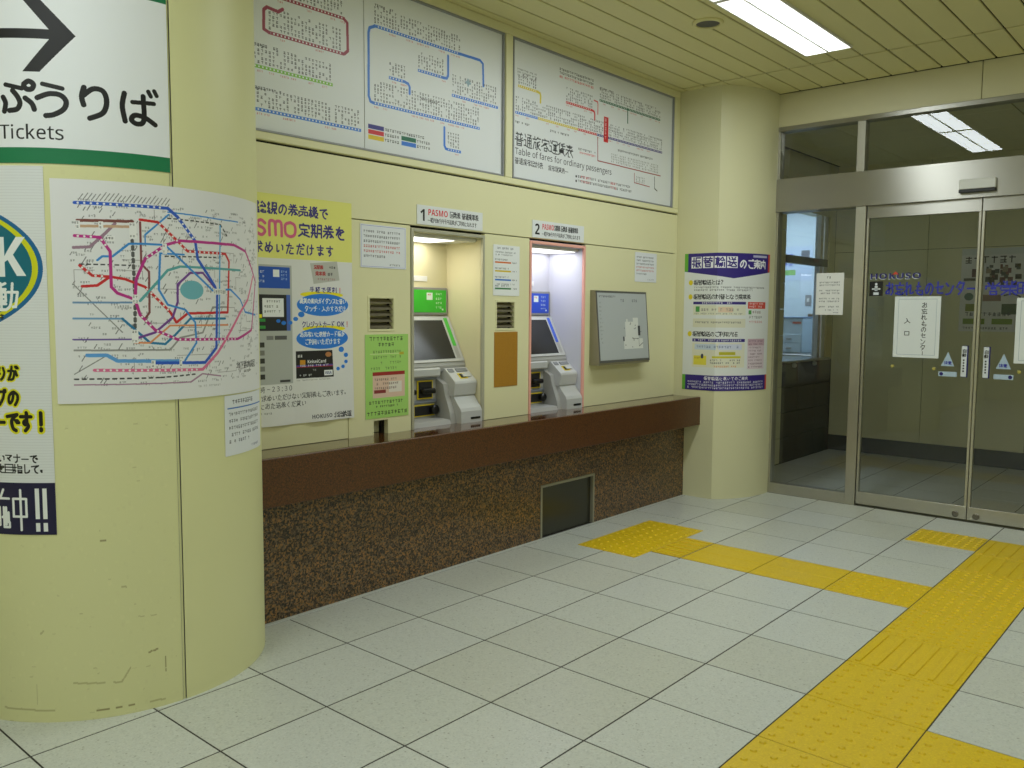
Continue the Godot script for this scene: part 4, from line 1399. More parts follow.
func build_floor() -> void:
	var fl := group_node("floor")
	boxp(Vector3(-5.3, -0.16, -2.4), Vector3(8.2, -0.0012, 6.4), 0.0, "screed", M.grout, fl)
	var tm := MB.new()
	tm.box(Vector3(0.0032, -0.0095, 0.0032), Vector3(TILE - 0.0032, 0, TILE - 0.0032), 0.0)
	var tile_mesh := tm.mesh()
	var yellow := {}
	for u in range(-2, 9):
		yellow[Vector2i(u, 5)] = true
	for v in [2, 3, 4]:
		yellow[Vector2i(5, v)] = true
	for v in [6, 7, 8]:
		yellow[Vector2i(1, v)] = true
	for u in range(-4, 10):
		for v in range(0, 9):
			if yellow.has(Vector2i(u, v)):
				continue
			var o := put(tile_mesh, "tile", M.tile[rng.randi() % 4], fl)
			o.position = Vector3(u * TILE, 0, v * TILE)
	for u in range(0, 6):
		for v in range(0, 9):
			var o := put(tile_mesh, "tile", M.tile[rng.randi() % 4], fl)
			o.position = Vector3(4.1 + u * TILE, 0, -0.04 + v * TILE)
	boxp(Vector3(-1.6, -0.02, -0.032), Vector3(3.999, 0, -0.001), 0.001, "edge_strip", M.tile[1], fl)
	# the rest of the hall floor, outside the picture
	for r in [[-5.3, -1.602, -0.3, 6.4], [-1.6, 3.999, 3.602, 6.4], [4.1, 6.5, 3.57, 6.4]]:
		boxp(Vector3(r[0], -0.02, r[2]), Vector3(r[1], 0, r[3]), 0.001, "floor_field", M.tile[0], fl)
	# tactile paving
	var dots := tactile("dots", TILE, TILE, true)
	var fine_dots := tactile("dots_fine", TILE, TILE, true)
	var bars_x := tactile("bars", TILE, TILE, true)
	var bars_z := tactile("bars", TILE, TILE, false)
	var low := tactile("low", TILE, TILE, false)
	var kinds := {-2: bars_x, -1: bars_x, 0: dots, 1: dots, 2: dots, 3: bars_x, 4: fine_dots, 5: fine_dots, 6: fine_dots, 7: bars_x, 8: bars_x}
	for u in kinds:
		put(kinds[u], "tactile_tile", M.tactile, fl).position = Vector3(u * TILE, 0, 5 * TILE)
	put(low, "tactile_tile", M.tactile, fl).position = Vector3(2.0, 0, 0.8)
	put(low, "tactile_tile", M.tactile, fl).position = Vector3(2.0, 0, 1.2)
	put(fine_dots, "tactile_tile", M.tactile, fl).position = Vector3(2.0, 0, 1.6)
	put(dots, "tactile_tile", M.tactile, fl).position = Vector3(0.4, 0, 2.4)
	put(bars_z, "tactile_tile", M.tactile, fl).position = Vector3(0.4, 0, 2.8)
	put(bars_z, "tactile_tile", M.tactile, fl).position = Vector3(0.4, 0, 3.2)
	# laid over the tiles
	for s in [[1.83, 0.215, "dots", 0.395, 0.395], [2.225, 0.215, "dots", 0.395, 0.395], [2.0, 0.612, "bars", 0.4, 0.186], [3.26, 1.61, "dots_fine", 0.34, 0.388]]:
		var o := put(tactile(s[2], s[3], s[4], false), "tactile_tile", M.tactile, fl)
		o.position = Vector3(s[0], 0.0025, s[1])

func build_ceiling() -> void:
	var c := group_node("ceiling")
	boxp(Vector3(-5.3, CEIL + 0.05, -0.7), Vector3(4.2, CEIL + 0.16, 6.4), 0.0, "ceiling_deck", M.joint, c)
	var w := 0.157
	var g := 0.005
	var long_mb := MB.new()
	long_mb.box(Vector3(-5.3, CEIL, g), Vector3(3.396, CEIL + 0.013, w - g), 0.003)
	var short_mb := MB.new()
	short_mb.box(Vector3(3.42, CEIL, g), Vector3(3.988, CEIL + 0.013, w - g), 0.003)
	var lm := long_mb.mesh()
	var sm := short_mb.mesh()
	boxp(Vector3(-5.3, CEIL, WZ - 0.03), Vector3(3.5, CEIL + 0.013, -0.073), 0.003, "ceiling_plank", M.cream_ceiling, c)
	for k in range(0, 41):
		var z := -0.068 + k * w
		put(lm, "ceiling_plank", M.cream_ceiling, c).position = Vector3(0, 0, z)
		put(sm, "ceiling_plank", M.cream_ceiling, c).position = Vector3(0, 0, z)
	var t := thing("ceiling_speaker", "round ceiling speaker with grey grille beside the long light", "speaker", Vector3(2.25, CEIL, 0.752))
	var r := MB.new()
	r.lathe(Vector3(2.25, CEIL, 0.752), Vector3.DOWN, [Vector2(0.085, 0), Vector2(0.085, 0.006), Vector2(0.08, 0.012), Vector2(0.066, 0.013), Vector2(0.064, 0.006)], 36)
	part(r, "rim", M.cream_ceiling, t)
	var gr := MB.new()
	gr.lathe(Vector3(2.25, CEIL, 0.752), Vector3.DOWN, [Vector2(0.065, 0.0), Vector2(0.065, 0.007), Vector2(0.04, 0.009), Vector2(0, 0.0095)], 36)
	part(gr, "grille", mat(Color(0.3, 0.3, 0.28), 0.6), t)

func build_walls() -> void:
	var w := group_node("wall_back")
	var n1 := [0.83, 1.382, 0.7, 1.788]
	var n2 := [1.771, 2.329, 0.7, 1.788]
	var v1 := [0.55, 0.725, 1.258, 1.432]
	var v2 := [1.472, 1.649, 1.252, 1.425]
	var slot := [0.583, 0.675, 0.74, 0.817]
	part(holed(-1.5, 3.5, 0.6, CEIL + 0.01, WZ - 0.06, WZ - 0.034, [n1, n2, v1, v2, slot]), "backing", M.joint, w)
	boxp(Vector3(-5.3, 0, -0.85), Vector3(4.1, CEIL + 0.01, -0.72), 0.0, "wall_core", M.cream, w)
	var zp := WZ - 0.03
	part(holed(-1.5, 0.4235, 0.748, 1.7895, zp, WZ, []), "wall_panel", M.cream, w)
	part(holed(0.4285, 0.8285, 0.748, 1.7895, zp, WZ, [v1, slot]), "wall_panel", M.cream, w)
	part(holed(1.3835, 1.7705, 0.748, 1.7895, zp, WZ, [v2]), "wall_panel", M.cream, w)
	part(holed(2.3295, 3.443, 0.748, 1.7895, zp, WZ, []), "wall_panel", M.cream, w)
	boxp(Vector3(-1.5, 1.7945, zp), Vector3(3.443, 2.074, WZ), 0.0015, "wall_panel", M.cream, w)
	boxp(Vector3(0.583, 0.748, WZ - 0.08), Vector3(0.675, 0.817, WZ - 0.07), 0.0, "slot_back", M.cream, w)
	# mouldings round the fare boards
	for r in [[-1.5, 3.478, 2.086, 2.121], [-1.5, 3.478, 2.912, CEIL], [1.556, 1.616, 2.121, 2.912], [3.41, 3.478, 2.121, 2.912]]:
		boxp(Vector3(r[0], r[2], zp), Vector3(r[1], r[3], WZ), 0.004, "board_moulding", M.cream, w)
	boxp(Vector3(3.448, 0.748, zp), Vector3(3.4785, 2.074, WZ - 0.004), 0.003, "edge_trim", M.cream, w)
	vent(0.562, 0.713, 1.27, 1.42, w)
	vent(1.484, 1.637, 1.264, 1.413, w)
	# the wall left of the map column, out of sight, and the other sides of the hall
	boxp(Vector3(-5.3, 0, -0.72), Vector3(-1.5, CEIL, -0.1), 0.0, "wall_return", M.cream, w)
	setting(boxp(Vector3(-5.45, 0, -0.85), Vector3(-5.3, CEIL + 0.1, 6.55), 0.0, "wall_left", M.cream))
	setting(boxp(Vector3(-5.3, 0, 6.4), Vector3(4.15, CEIL + 0.1, 6.55), 0.0, "wall_front", M.cream))
	var r := group_node("wall_right")
	boxp(Vector3(DX, 2.722, 0.0), Vector3(DX + 0.12, CEIL, 1.738), 0.002, "fascia_panel", M.cream_beam, r)
	boxp(Vector3(DX, 2.722, 1.742), Vector3(DX + 0.12, CEIL, 3.5), 0.002, "fascia_panel", M.cream_beam, r)
	boxp(Vector3(DX + 0.02, 0, -0.75), Vector3(DX + 0.12, CEIL, 0.36), 0.0, "wall_pier", M.cream, r)
	boxp(Vector3(DX, 0, 3.5), Vector3(DX + 0.12, CEIL, 6.4), 0.0, "wall_pier", M.cream, r)

func build_counter() -> void:
	var t := thing("ticket_counter", "long granite ticket counter with polished red-brown ledge over speckled base", "counter", Vector3(1.2, 0, 0))
	boxp(Vector3(-0.98, 0.56, -0.44), Vector3(3.4795, 0.746, 0.08), 0.002, "worktop", M.granite_red, t, "polished red-brown granite ledge")
	boxp(Vector3(-0.98, 0.54, 0.08), Vector3(3.4795, 0.746, 0.1), 0.003, "ledge_front", M.granite_satin, t, "satin red-brown granite front of the ledge")
	part(holed(-0.98, 3.4795, 0.0, 0.54, -0.08, -0.03, [[1.785, 2.335, 0.0, 0.325]]), "base_cladding", M.granite, t, "brown and black speckled granite front")
	var f := MB.new()
	f.box(Vector3(1.785, 0.0, -0.06), Vector3(1.8, 0.325, -0.024), 0.002)
	f.box(Vector3(2.32, 0.0, -0.06), Vector3(2.335, 0.325, -0.024), 0.002)
	f.box(Vector3(1.8, 0.308, -0.06), Vector3(2.32, 0.325, -0.024), 0.002)
	var fr := part(f, "hatch_frame", mat(Color(0.62, 0.61, 0.54), 0.35, 0.4), t)
	boxp(Vector3(1.8, 0.004, -0.056), Vector3(2.32, 0.308, -0.048), 0.001, "hatch_plate", M.steel_dark, fr, "dark steel access plate")

func scuffed(scale: Vector2) -> StandardMaterial3D:
	var im := sheet_img(1024, 1024, Color(0.885, 0.88, 0.67))
	# grain of the paint and scuff marks left by trolleys and shoes
	for k in 5000:
		var s := rng.randf_range(-0.012, 0.012)
		rect(im, rng.randi_range(0, 1020), rng.randi_range(0, 1020), rng.randi_range(2, 7), rng.randi_range(2, 5), Color(0.885 + s, 0.88 + s, 0.67 + s))
	var dark := Color(0.62, 0.59, 0.4)
	var mid := Color(0.76, 0.745, 0.53)
	var at := func(a: float, y: float) -> Vector2:
		return Vector2((a - 92.6) / 177.4 * 1024.0, (1.0 - y / CEIL) * 1024.0)
	for l in [[121, 0.03, 109, 0.028, 2, dark], [104, 0.026, 99, 0.024, 2, mid], [152, 0.045, 134, 0.04, 2, mid], [140, 0.05, 140, 0.13, 1, mid], [128, 0.13, 113, 0.115, 2, mid], [113, 0.115, 110, 0.16, 2, mid], [104, 0.2, 101, 0.205, 2, dark], [98.5, 0.12, 98.5, 0.17, 2, dark], [118, 0.6, 116.5, 0.602, 2, dark], [126, 0.36, 124, 0.365, 1, mid], [107, 0.33, 101, 0.325, 1, mid], [112, 0.44, 109, 0.435, 2, mid], [138, 0.3, 137, 0.31, 2, mid]]:
		var a: Vector2 = at.call(l[0], l[1])
		var b: Vector2 = at.call(l[2], l[3])
		for q in 6:
			if rng.randf() < 0.75:
				seg(im, a.lerp(b, q / 6.0), a.lerp(b, (q + 0.9) / 6.0), l[4], l[5])
	for k in 120:
		var a: Vector2 = at.call(rng.randf_range(93, 260), pow(rng.randf(), 2.0) * 1.6)
		seg(im, a, a + Vector2(rng.randf_range(-8, 8), rng.randf_range(-1, 1)), 1, mid.lerp(Color(0.885, 0.88, 0.67), rng.randf_range(0.1, 0.8)))
	return print_mat(im, 0.45)

func build_columns() -> void:
	var t := thing("column", "round cream column carrying the subway map and the green-banded tickets sign", "column", Vector3(PL.x, 0, PL.y))
	part(column_mesh(PL, PLR - 0.014, 0, 360, CEIL, 60), "core", M.grey_metal, t)
	for s in [[92.6, 270.0], [-89.0, 91.3]]:
		var mb := column_mesh(PL, PLR, s[0], s[1], CEIL, 48)
		part(mb, "cladding_panel", scuffed(Vector2.ONE) if s[0] > 0.0 else M.cream_pillar, t)
	var st := MB.new()
	var a := deg_to_rad(91.95)
	var d := Vector3(cos(a), 0, sin(a))
	var sd := Vector3(-sin(a), 0, cos(a))
	var o := Vector3(PL.x, 0, PL.y) + d * (PLR - 0.003)
	st.face([o - sd * 0.0038, o + sd * 0.0038, o + sd * 0.0038 + Vector3(0, CEIL, 0), o - sd * 0.0038 + Vector3(0, CEIL, 0)], d)
	part(st, "joint_strip", M.cream_pillar, t)
	var t2 := thing("column", "cream column with one flat side beside the glass doors", "column", Vector3(PR.x, 0, PR.y))
	var mb2 := column_mesh(PR, PRR, -40, 135.86, CEIL, 60)
	mb2.box(Vector3(3.48, 0, -0.6), Vector3(3.9, CEIL, 0.2055), 0.0)
	part(mb2, "shaft", M.cream_round, t2)

func build_doors() -> void:
	# stainless header and posts
	var h := group_node("trim_1")
	boxp(Vector3(DX - 0.012, 2.105, 0.36), Vector3(DX + 0.14, 2.345, 3.5), 0.002, "header", M.steel, h)
	boxp(Vector3(DX - 0.006, 2.69, 0.36), Vector3(DX + 0.1, 2.722, 3.5), 0.002, "top_rail", M.steel, h)
	boxp(Vector3(DX, 2.345, 0.36), Vector3(DX + 0.08, 2.69, 0.42), 0.002, "jamb", M.steel_plain, h)
	boxp(Vector3(DX, 0, 0.36), Vector3(DX + 0.08, 2.105, 0.42), 0.002, "jamb", M.steel_plain, h)
	boxp(Vector3(DX, 2.345, 0.975), Vector3(DX + 0.08, 2.69, 1.03), 0.002, "mullion", M.steel_plain, h)
	boxp(Vector3(DX, 2.345, 2.48), Vector3(DX + 0.08, 2.69, 2.535), 0.002, "mullion", M.steel_plain, h)
	boxp(Vector3(DX - 0.004, 0, 0.985), Vector3(DX + 0.09, 2.105, 1.055), 0.002, "post", M.steel_plain, h)
	boxp(Vector3(DX - 0.004, 0, 2.495), Vector3(DX + 0.09, 2.105, 2.565), 0.002, "post", M.steel_plain, h)
	boxp(Vector3(DX + 0.0, 0, 0.42), Vector3(DX + 0.06, 0.078, 0.985), 0.002, "bottom_rail", M.steel_plain, h)
	boxp(Vector3(DX + 0.0, 0, 2.565), Vector3(DX + 0.06, 0.078, 3.5), 0.002, "bottom_rail", M.steel_plain, h)
	boxp(Vector3(DX, -0.02, 0.42), Vector3(DX + 0.1, 0.001, 3.5), 0.001, "threshold", M.steel_dark, h)
	var wn := 0
	for p in [[2.345, 2.69, 0.42, 0.975], [2.345, 2.69, 1.03, 2.48], [2.345, 2.69, 2.535, 3.5], [0.078, 2.105, 0.42, 0.985], [0.078, 2.105, 2.565, 3.5]]:
		wn += 1
		var g := group_node("window_%d" % wn)
		pane(Vector3(DX + 0.035, p[0], p[2]), Vector3(DX + 0.035, p[1], p[3]), "glass_pane", g)
	var sn := thing("door_sensor", "slim white motion sensor on the steel door header", "sensor", Vector3(DX - 0.012, 2.137, 1.75))
	boxp(Vector3(DX - 0.042, 2.158, 1.645), Vector3(DX - 0.012, 2.222, 1.855), 0.004, "sensor_body", M.white_metal, sn)
	boxp(Vector3(DX - 0.044, 2.138, 1.645), Vector3(DX - 0.012, 2.158, 1.855), 0.002, "sensor_window", M.black, sn)
	var d1 := door_leaf("door_1", 1.058, 1.774, true)
	var d2 := door_leaf("door_2", 1.778, 2.494, false)
	var xf := DX + 0.028
	var rt := Vector3(0, 0, 1)
	var up := Vector3(0, 1, 0)
	var l1 := MB.new()
	lettering(l1, "お忘れものセンター", Vector3(xf, 1.492, 1.198), rt, up, 0.082, 0.0105, 0.77, 0.66)
	part(l1, "lettering", M.blue_film, d1, "blue lettering on the glass")
	var l2 := MB.new()
	lettering(l2, "営業時間", Vector3(xf, 1.487, 1.818), rt, up, 0.084, 0.0095, 1.06)
	part(l2, "lettering", M.blue_film, d2, "blue lettering on the glass")
	var lm := latin_mesh("HOKUSO", 0.038, 0.001)
	for spec in [["logo_outline", M.white_film, 1.0, 0.0], ["logo", M.navy_film, 1.0, 0.0016]]:
		var o := put(lm, spec[0], spec[1], d1)
		o.rotation_degrees = Vector3(0, -90, 0)
		o.scale = Vector3(1.55, 1.0, 1.0)
		o.position = Vector3(xf - spec[3], 1.588 - (0.004 if spec[0] == "logo_outline" else 0.0), 1.088 - (0.003 if spec[0] == "logo_outline" else 0.0)) - d1.position
	var acc := MB.new()
	acc.face([Vector3(xf - 0.004, 1.63, 1.238), Vector3(xf - 0.004, 1.652, 1.262), Vector3(xf - 0.004, 1.63, 1.28)], Vector3(-1, 0, 0))
	part(acc, "logo_accent", M.red_film, d1)
	# pictogram: a person and a bag on black
	boxp(Vector3(xf - 0.001, 1.485, 1.09), Vector3(xf, 1.585, 1.18), 0.0, "pictogram_ground", M.black_film, d1)
	var pg := MB.new()
	pg.lathe(Vector3(xf - 0.002, 1.566, 1.135), Vector3(-1, 0, 0), [Vector2(0.009, 0), Vector2(0, 0.0003)], 12)
	pg.box(Vector3(xf - 0.0025, 1.528, 1.108), Vector3(xf - 0.0015, 1.538, 1.164))
	pg.box(Vector3(xf - 0.0025, 1.52, 1.126), Vector3(xf - 0.0015, 1.555, 1.145))
	pg.box(Vector3(xf - 0.0025, 1.492, 1.118), Vector3(xf - 0.0015, 1.51, 1.154))
	part(pg, "pictogram", M.white_film, d1)
	# hand labels, warning triangles, small arrow plates and guard buttons
	for s in [[d1, 1.697, 1.728, 0.95, 1.157], [d2, 1.826, 1.856, 0.95, 1.154]]:
		var lab := MB.new()
		lab.box(Vector3(xf - 0.004, s[3], s[1]), Vector3(xf, s[4], s[2] + 0.008), 0.001)
		var lo := part(lab, "pull_label", M.navy_film, s[0], "white upright label with navy edge")
		boxp(Vector3(xf - 0.005, s[3] + 0.004, s[1] - 0.001), Vector3(xf - 0.0035, s[4] - 0.003, s[2]), 0.0, "label_face", M.white_film, lo)
		var tx := MB.new()
		for k in 2:
			lettering(tx, "自動"[k], Vector3(xf - 0.0056, s[4] - 0.045 - k * 0.027, s[1] + 0.005), rt, up, 0.021, 0.003)
		for k in 5:
			tx.box(Vector3(xf - 0.0058, s[4] - 0.1 - k * 0.018, s[1] + 0.009), Vector3(xf - 0.0052, s[4] - 0.09 - k * 0.018, s[1] + 0.018))
		part(tx, "label_text", M.black_film, lo)
	for s in [[d1, 1.574, 1.654, 1.019, 1.114], [d2, 1.898, 1.984, 1.015, 1.112]]:
		var tri := MB.new()
		tri.face([Vector3(xf, s[3], s[1]), Vector3(xf, s[3], s[2]), Vector3(xf, s[4], (s[1] + s[2]) * 0.5)], Vector3(-1, 0, 0))
		var to := part(tri, "warning_triangle", M.pale_blue, s[0], "pale triangular warning sticker")
		var tw := MB.new()
		for k in 2:
			lettering(tw, "注意"[k], Vector3(xf - 0.001, s[3] + 0.012, s[1] + 0.02 + k * 0.023), rt, up, 0.02, 0.0035)
		part(tw, "sticker_text", M.blue_film, to)
	for s in [[d1, 1.56, 1.672, 0.95, 0.982, -1.0], [d2, 1.888, 2.0, 0.948, 0.98, 1.0]]:
		var pl := boxp(Vector3(xf - 0.002, s[3], s[1]), Vector3(xf, s[4], s[2]), 0.0005, "arrow_plate", M.pale_blue, s[0], "small pale arrow plate")
		var ar := MB.new()
		var zc: float = s[1] + 0.018 if s[5] < 0.0 else s[2] - 0.018
		var yc: float = (s[3] + s[4]) * 0.5
		ar.lathe(Vector3(xf - 0.0021, yc, zc), Vector3(-1, 0, 0), [Vector2(0.012, 0), Vector2(0, 0.0002)], 12)
		part(ar, "arrow_mark", M.navy_film, pl)
	for s in [[d1, 1.531, 0.997], [d1, 1.265, 1.003], [d2, 2.03, 1.0]]:
		var bt := MB.new()
		bt.lathe(Vector3(xf, s[2], s[1]), Vector3(-1, 0, 0), [Vector2(0.012, 0), Vector2(0.01, 0.006), Vector2(0, 0.008)], 12)
		part(bt, "guard_button", mat(Color(0.72, 0.68, 0.35), 0.4), s[0])

func build_interior() -> void:
	# corridor behind the doors, with the lost-property office on the left side
	var bx := 6.42
	var ww := group_node("wall_corridor")
	# far wall in cladding panels
	for k in 5:
		var z0 := -0.05 + k * 0.86 if k > 0 else -0.05
		boxp(Vector3(bx, 0.15, -0.05 + k * 0.86 + 0.002), Vector3(bx + 0.1, 1.96, -0.05 + (k + 1) * 0.86 - 0.002), 0.001, "wall_panel", M.cream, ww)
		boxp(Vector3(bx, 1.964, -0.05 + k * 0.86 + 0.002), Vector3(bx + 0.1, 2.8, -0.05 + (k + 1) * 0.86 - 0.002), 0.001, "wall_panel", M.cream, ww)
	boxp(Vector3(bx + 0.01, 0, -0.15), Vector3(bx + 0.15, 2.85, 4.3), 0.0, "wall_core", M.joint, ww)
	boxp(Vector3(DX + 0.12, 0, 4.25), Vector3(bx, 2.85, 4.4), 0.0, "wall_core", M.cream, ww)
	setting(boxp(Vector3(bx - 0.012, 0.0, -0.04), Vector3(bx + 0.01, 0.15, 4.25), 0.002, "baseboard_corridor", M.dark_skirt))
	var ic := group_node("ceiling_corridor")
	boxp(Vector3(DX + 0.12, 2.8, -2.3), Vector3(8.2, 2.9, 4.4), 0.0, "ceiling_deck", M.joint, ic)
	for i in 4:
		for j in 7:
			boxp(Vector3(4.13 + i * 0.6, 2.788, 0.0 + j * 0.6 + 0.003), Vector3(4.13 + i * 0.6 + 0.594, 2.8, 0.0 + j * 0.6 + 0.597), 0.002, "ceiling_panel", M.cream, ic)
	# office wall along the corridor
	var ow := group_node("wall_office")
	var zf := -0.05
	for k in 12:
		boxp(Vector3(4.12, k * 0.233 + 0.0015, zf - 0.1), Vector3(5.25, (k + 1) * 0.233 - 0.0015, zf), 0.002, "wall_panel", M.cream, ow)
	for k in 4:
		for i in 3:
			boxp(Vector3(5.253 + i * 0.389, k * 0.2285 + 0.002, zf - 0.1), Vector3(5.253 + (i + 1) * 0.389 - 0.002, (k + 1) * 0.2285 - 0.002, zf - 0.006), 0.002, "dark_panel", M.dark_tile, ow)
	boxp(Vector3(4.12, 0, zf - 0.14), Vector3(6.42, 0.912, zf - 0.1), 0.0, "wall_core", M.joint, ow)
	boxp(Vector3(5.25, 2.3, zf - 0.12), Vector3(6.42, 2.8, zf), 0.0, "wall_head", M.cream, ow)
	boxp(Vector3(6.27, 0.912, zf - 0.12), Vector3(6.42, 2.3, zf), 0.002, "wall_pier", M.cream, ow)
	var wf := group_node("window_6")
	boxp(Vector3(5.25, 1.815, zf - 0.06), Vector3(6.27, 1.888, zf - 0.01), 0.003, "window_bar", M.steel_dark, wf)
	for m in [[6.085, 6.15], [6.185, 6.265]]:
		boxp(Vector3(m[0], 0.93, zf - 0.07), Vector3(m[1], 2.3, zf - 0.015), 0.003, "window_stile", M.white_metal, wf)
	for g in [[0.93, 1.815], [1.888, 2.3]]:
		var gm := MB.new()
		gm.quad(Vector3(5.25, g[0], zf - 0.05), Vector3(6.085, g[0], zf - 0.05), Vector3(6.085, g[1], zf - 0.05), Vector3(5.25, g[1], zf - 0.05))
		part(gm, "glass_pane", M.glass, wf)
	var ct := thing("reception_counter", "narrow steel-topped reception shelf below the lost-property office window", "counter", Vector3(5.8, 0.912, 0))
	boxp(Vector3(5.252, 0.9125, -0.45), Vector3(6.268, 0.932, 0.0), 0.003, "counter_top", M.steel, ct)
	for x in [5.5, 5.98]:
		var b := MB.new()
		b.lathe(Vector3(x, 0.885, -0.056), Vector3(0, 0, 1), [Vector2(0.02, 0), Vector2(0.022, 0.02), Vector2(0.014, 0.032), Vector2(0, 0.034)], 14)
		part(b, "hook_knob", M.white_metal, ct)
	# the office room
	var of := group_node("wall_office_room")
	boxp(Vector3(4.6, 0, -2.3), Vector3(8.1, 2.8, -2.2), 0.0, "back_wall", M.office_white, of)
	boxp(Vector3(4.5, 0, -2.3), Vector3(4.6, 2.8, -0.19), 0.0, "side_wall", M.office_white, of)
	boxp(Vector3(8.0, 0, -2.2), Vector3(8.1, 2.8, -0.05), 0.0, "side_wall", M.office_white, of)
	boxp(Vector3(6.57, 0, -0.15), Vector3(8.0, 2.8, -0.05), 0.0, "front_wall", M.office_white, of)
	setting(boxp(Vector3(4.6, -0.001, -2.2), Vector3(8.0, 0.002, -0.19), 0.0, "floor_office", M.tile[0]))
	var ol := thing("office_ceiling_light", "bright square ceiling light inside the lost-property office", "light", Vector3(6.9, 2.74, -1.1))
	boxp(Vector3(6.4, 2.74, -1.35), Vector3(7.4, 2.8, -0.85), 0.004, "light_housing", M.white_metal, ol)
	boxp(Vector3(6.43, 2.732, -1.32), Vector3(7.37, 2.74, -0.88), 0.0, "diffuser", M.lamp, ol)
	var l := AreaLight3D.new()
	l.name = "office_light"
	l.area_size = Vector2(0.94, 0.44)
	l.light_color = Color(0.85, 0.95, 1.0)
	l.light_energy = 5.0
	l.set("area_range", 10.0)
	l.shadow_enabled = true
	ol.add_child(l, true)
	l.position = Vector3(6.9, 2.73, -1.1) - ol.position
	l.rotation_degrees = Vector3(-90, 0, 0)
	var dk := thing("office_desk", "pale office desk behind the reception window", "desk", Vector3(7.0, 0, -0.9))
	boxp(Vector3(6.6, 0.9, -1.5), Vector3(7.9, 0.93, -0.3), 0.004, "desk_top", M.grey_metal, dk)
	for q in [[6.64, -1.46], [7.82, -1.46], [6.64, -0.38], [7.82, -0.38]]:
		boxp(Vector3(q[0], 0.0, q[1]), Vector3(q[0] + 0.04, 0.9, q[1] + 0.04), 0.003, "leg", M.grey_metal, dk)
	var cb := thing("drawer_cabinet", "white drawer unit with a red label on the office desk", "cabinet", Vector3(7.1, 0.93, -0.83))
	boxp(Vector3(6.9, 0.931, -1.12), Vector3(7.35, 1.31, -0.55), 0.006, "cabinet_body", M.office_white, cb)
	boxp(Vector3(6.89, 1.31, -1.13), Vector3(7.36, 1.325, -0.54), 0.004, "lid", M.office_blue, cb)
	for k in 2:
		var dr := boxp(Vector3(6.886, 0.945 + k * 0.1, -1.108), Vector3(6.9, 1.037 + k * 0.1, -0.562), 0.003, "drawer", M.office_white, cb)
		boxp(Vector3(6.878, 0.975 + k * 0.1, -0.72), Vector3(6.886, 0.995 + k * 0.1, -0.66), 0.002, "handle", M.grey_metal, dr)
	boxp(Vector3(6.897, 1.25, -0.66), Vector3(6.9, 1.272, -0.565), 0.0, "red_label", M.red_film, cb)
	tag(boxp(Vector3(7.45, 0.931, -0.72), Vector3(7.7, 1.36, -0.58), 0.004, "document_box", M.brown_door), "brown upright box standing behind the white drawer unit", "box")
	var os := thing("wall_switch", "small grey switch plate on the office wall", "switch", Vector3(8.0, 1.46, -0.94))
	boxp(Vector3(7.99, 1.455, -0.975), Vector3(8.0, 1.585, -0.9), 0.003, "plate", M.grey_metal, os)
	boxp(Vector3(7.984, 1.5, -0.952), Vector3(7.99, 1.545, -0.922), 0.002, "rocker", M.white_metal, os)

func build_boards() -> void:
	var zf := WZ - 0.018
	for b in [[-0.45, 1.548, "large white fare chart with red, green and blue route lines", [[-0.435, 0.553, img_fare_a()], [0.557, 1.54, img_fare_b()]]], [1.624, 3.402, "large white fare chart with a bold title and yellow, red and green routes", [[1.634, 3.393, img_fare_c()]]]]:
		var t := thing("fare_board", b[2], "fare board", Vector3((b[0] + b[1]) * 0.5, 2.122, WZ), "fare boards above the ticket machines")
		var f := MB.new()
		var w := 0.01
		var y0 := 2.122
		var y1 := 2.911
		f.box(Vector3(b[0], y0, zf - 0.01), Vector3(b[0] + w, y1, WZ - 0.004), 0.002)
		f.box(Vector3(b[1] - w, y0, zf - 0.01), Vector3(b[1], y1, WZ - 0.004), 0.002)
		f.box(Vector3(b[0] + w, y0, zf - 0.01), Vector3(b[1] - w, y0 + w, WZ - 0.004), 0.002)
		f.box(Vector3(b[0] + w, y1 - w, zf - 0.01), Vector3(b[1] - w, y1, WZ - 0.004), 0.002)
		part(f, "frame", M.frame_grey, t)
		for s in b[3]:
			var q := MB.new()
			q.quad(Vector3(s[0], y0 + w, zf), Vector3(s[1], y0 + w, zf), Vector3(s[1], y1 - w, zf), Vector3(s[0], y1 - w, zf))
			var back := MB.new()
			back.box(Vector3(s[0], y0 + w, zf - 0.012), Vector3(s[1], y1 - w, zf - 0.0005))
			var o := put(back.add_to(q.mesh()), "printed_panel", [print_mat(s[2], 0.4), M.white_metal], t)

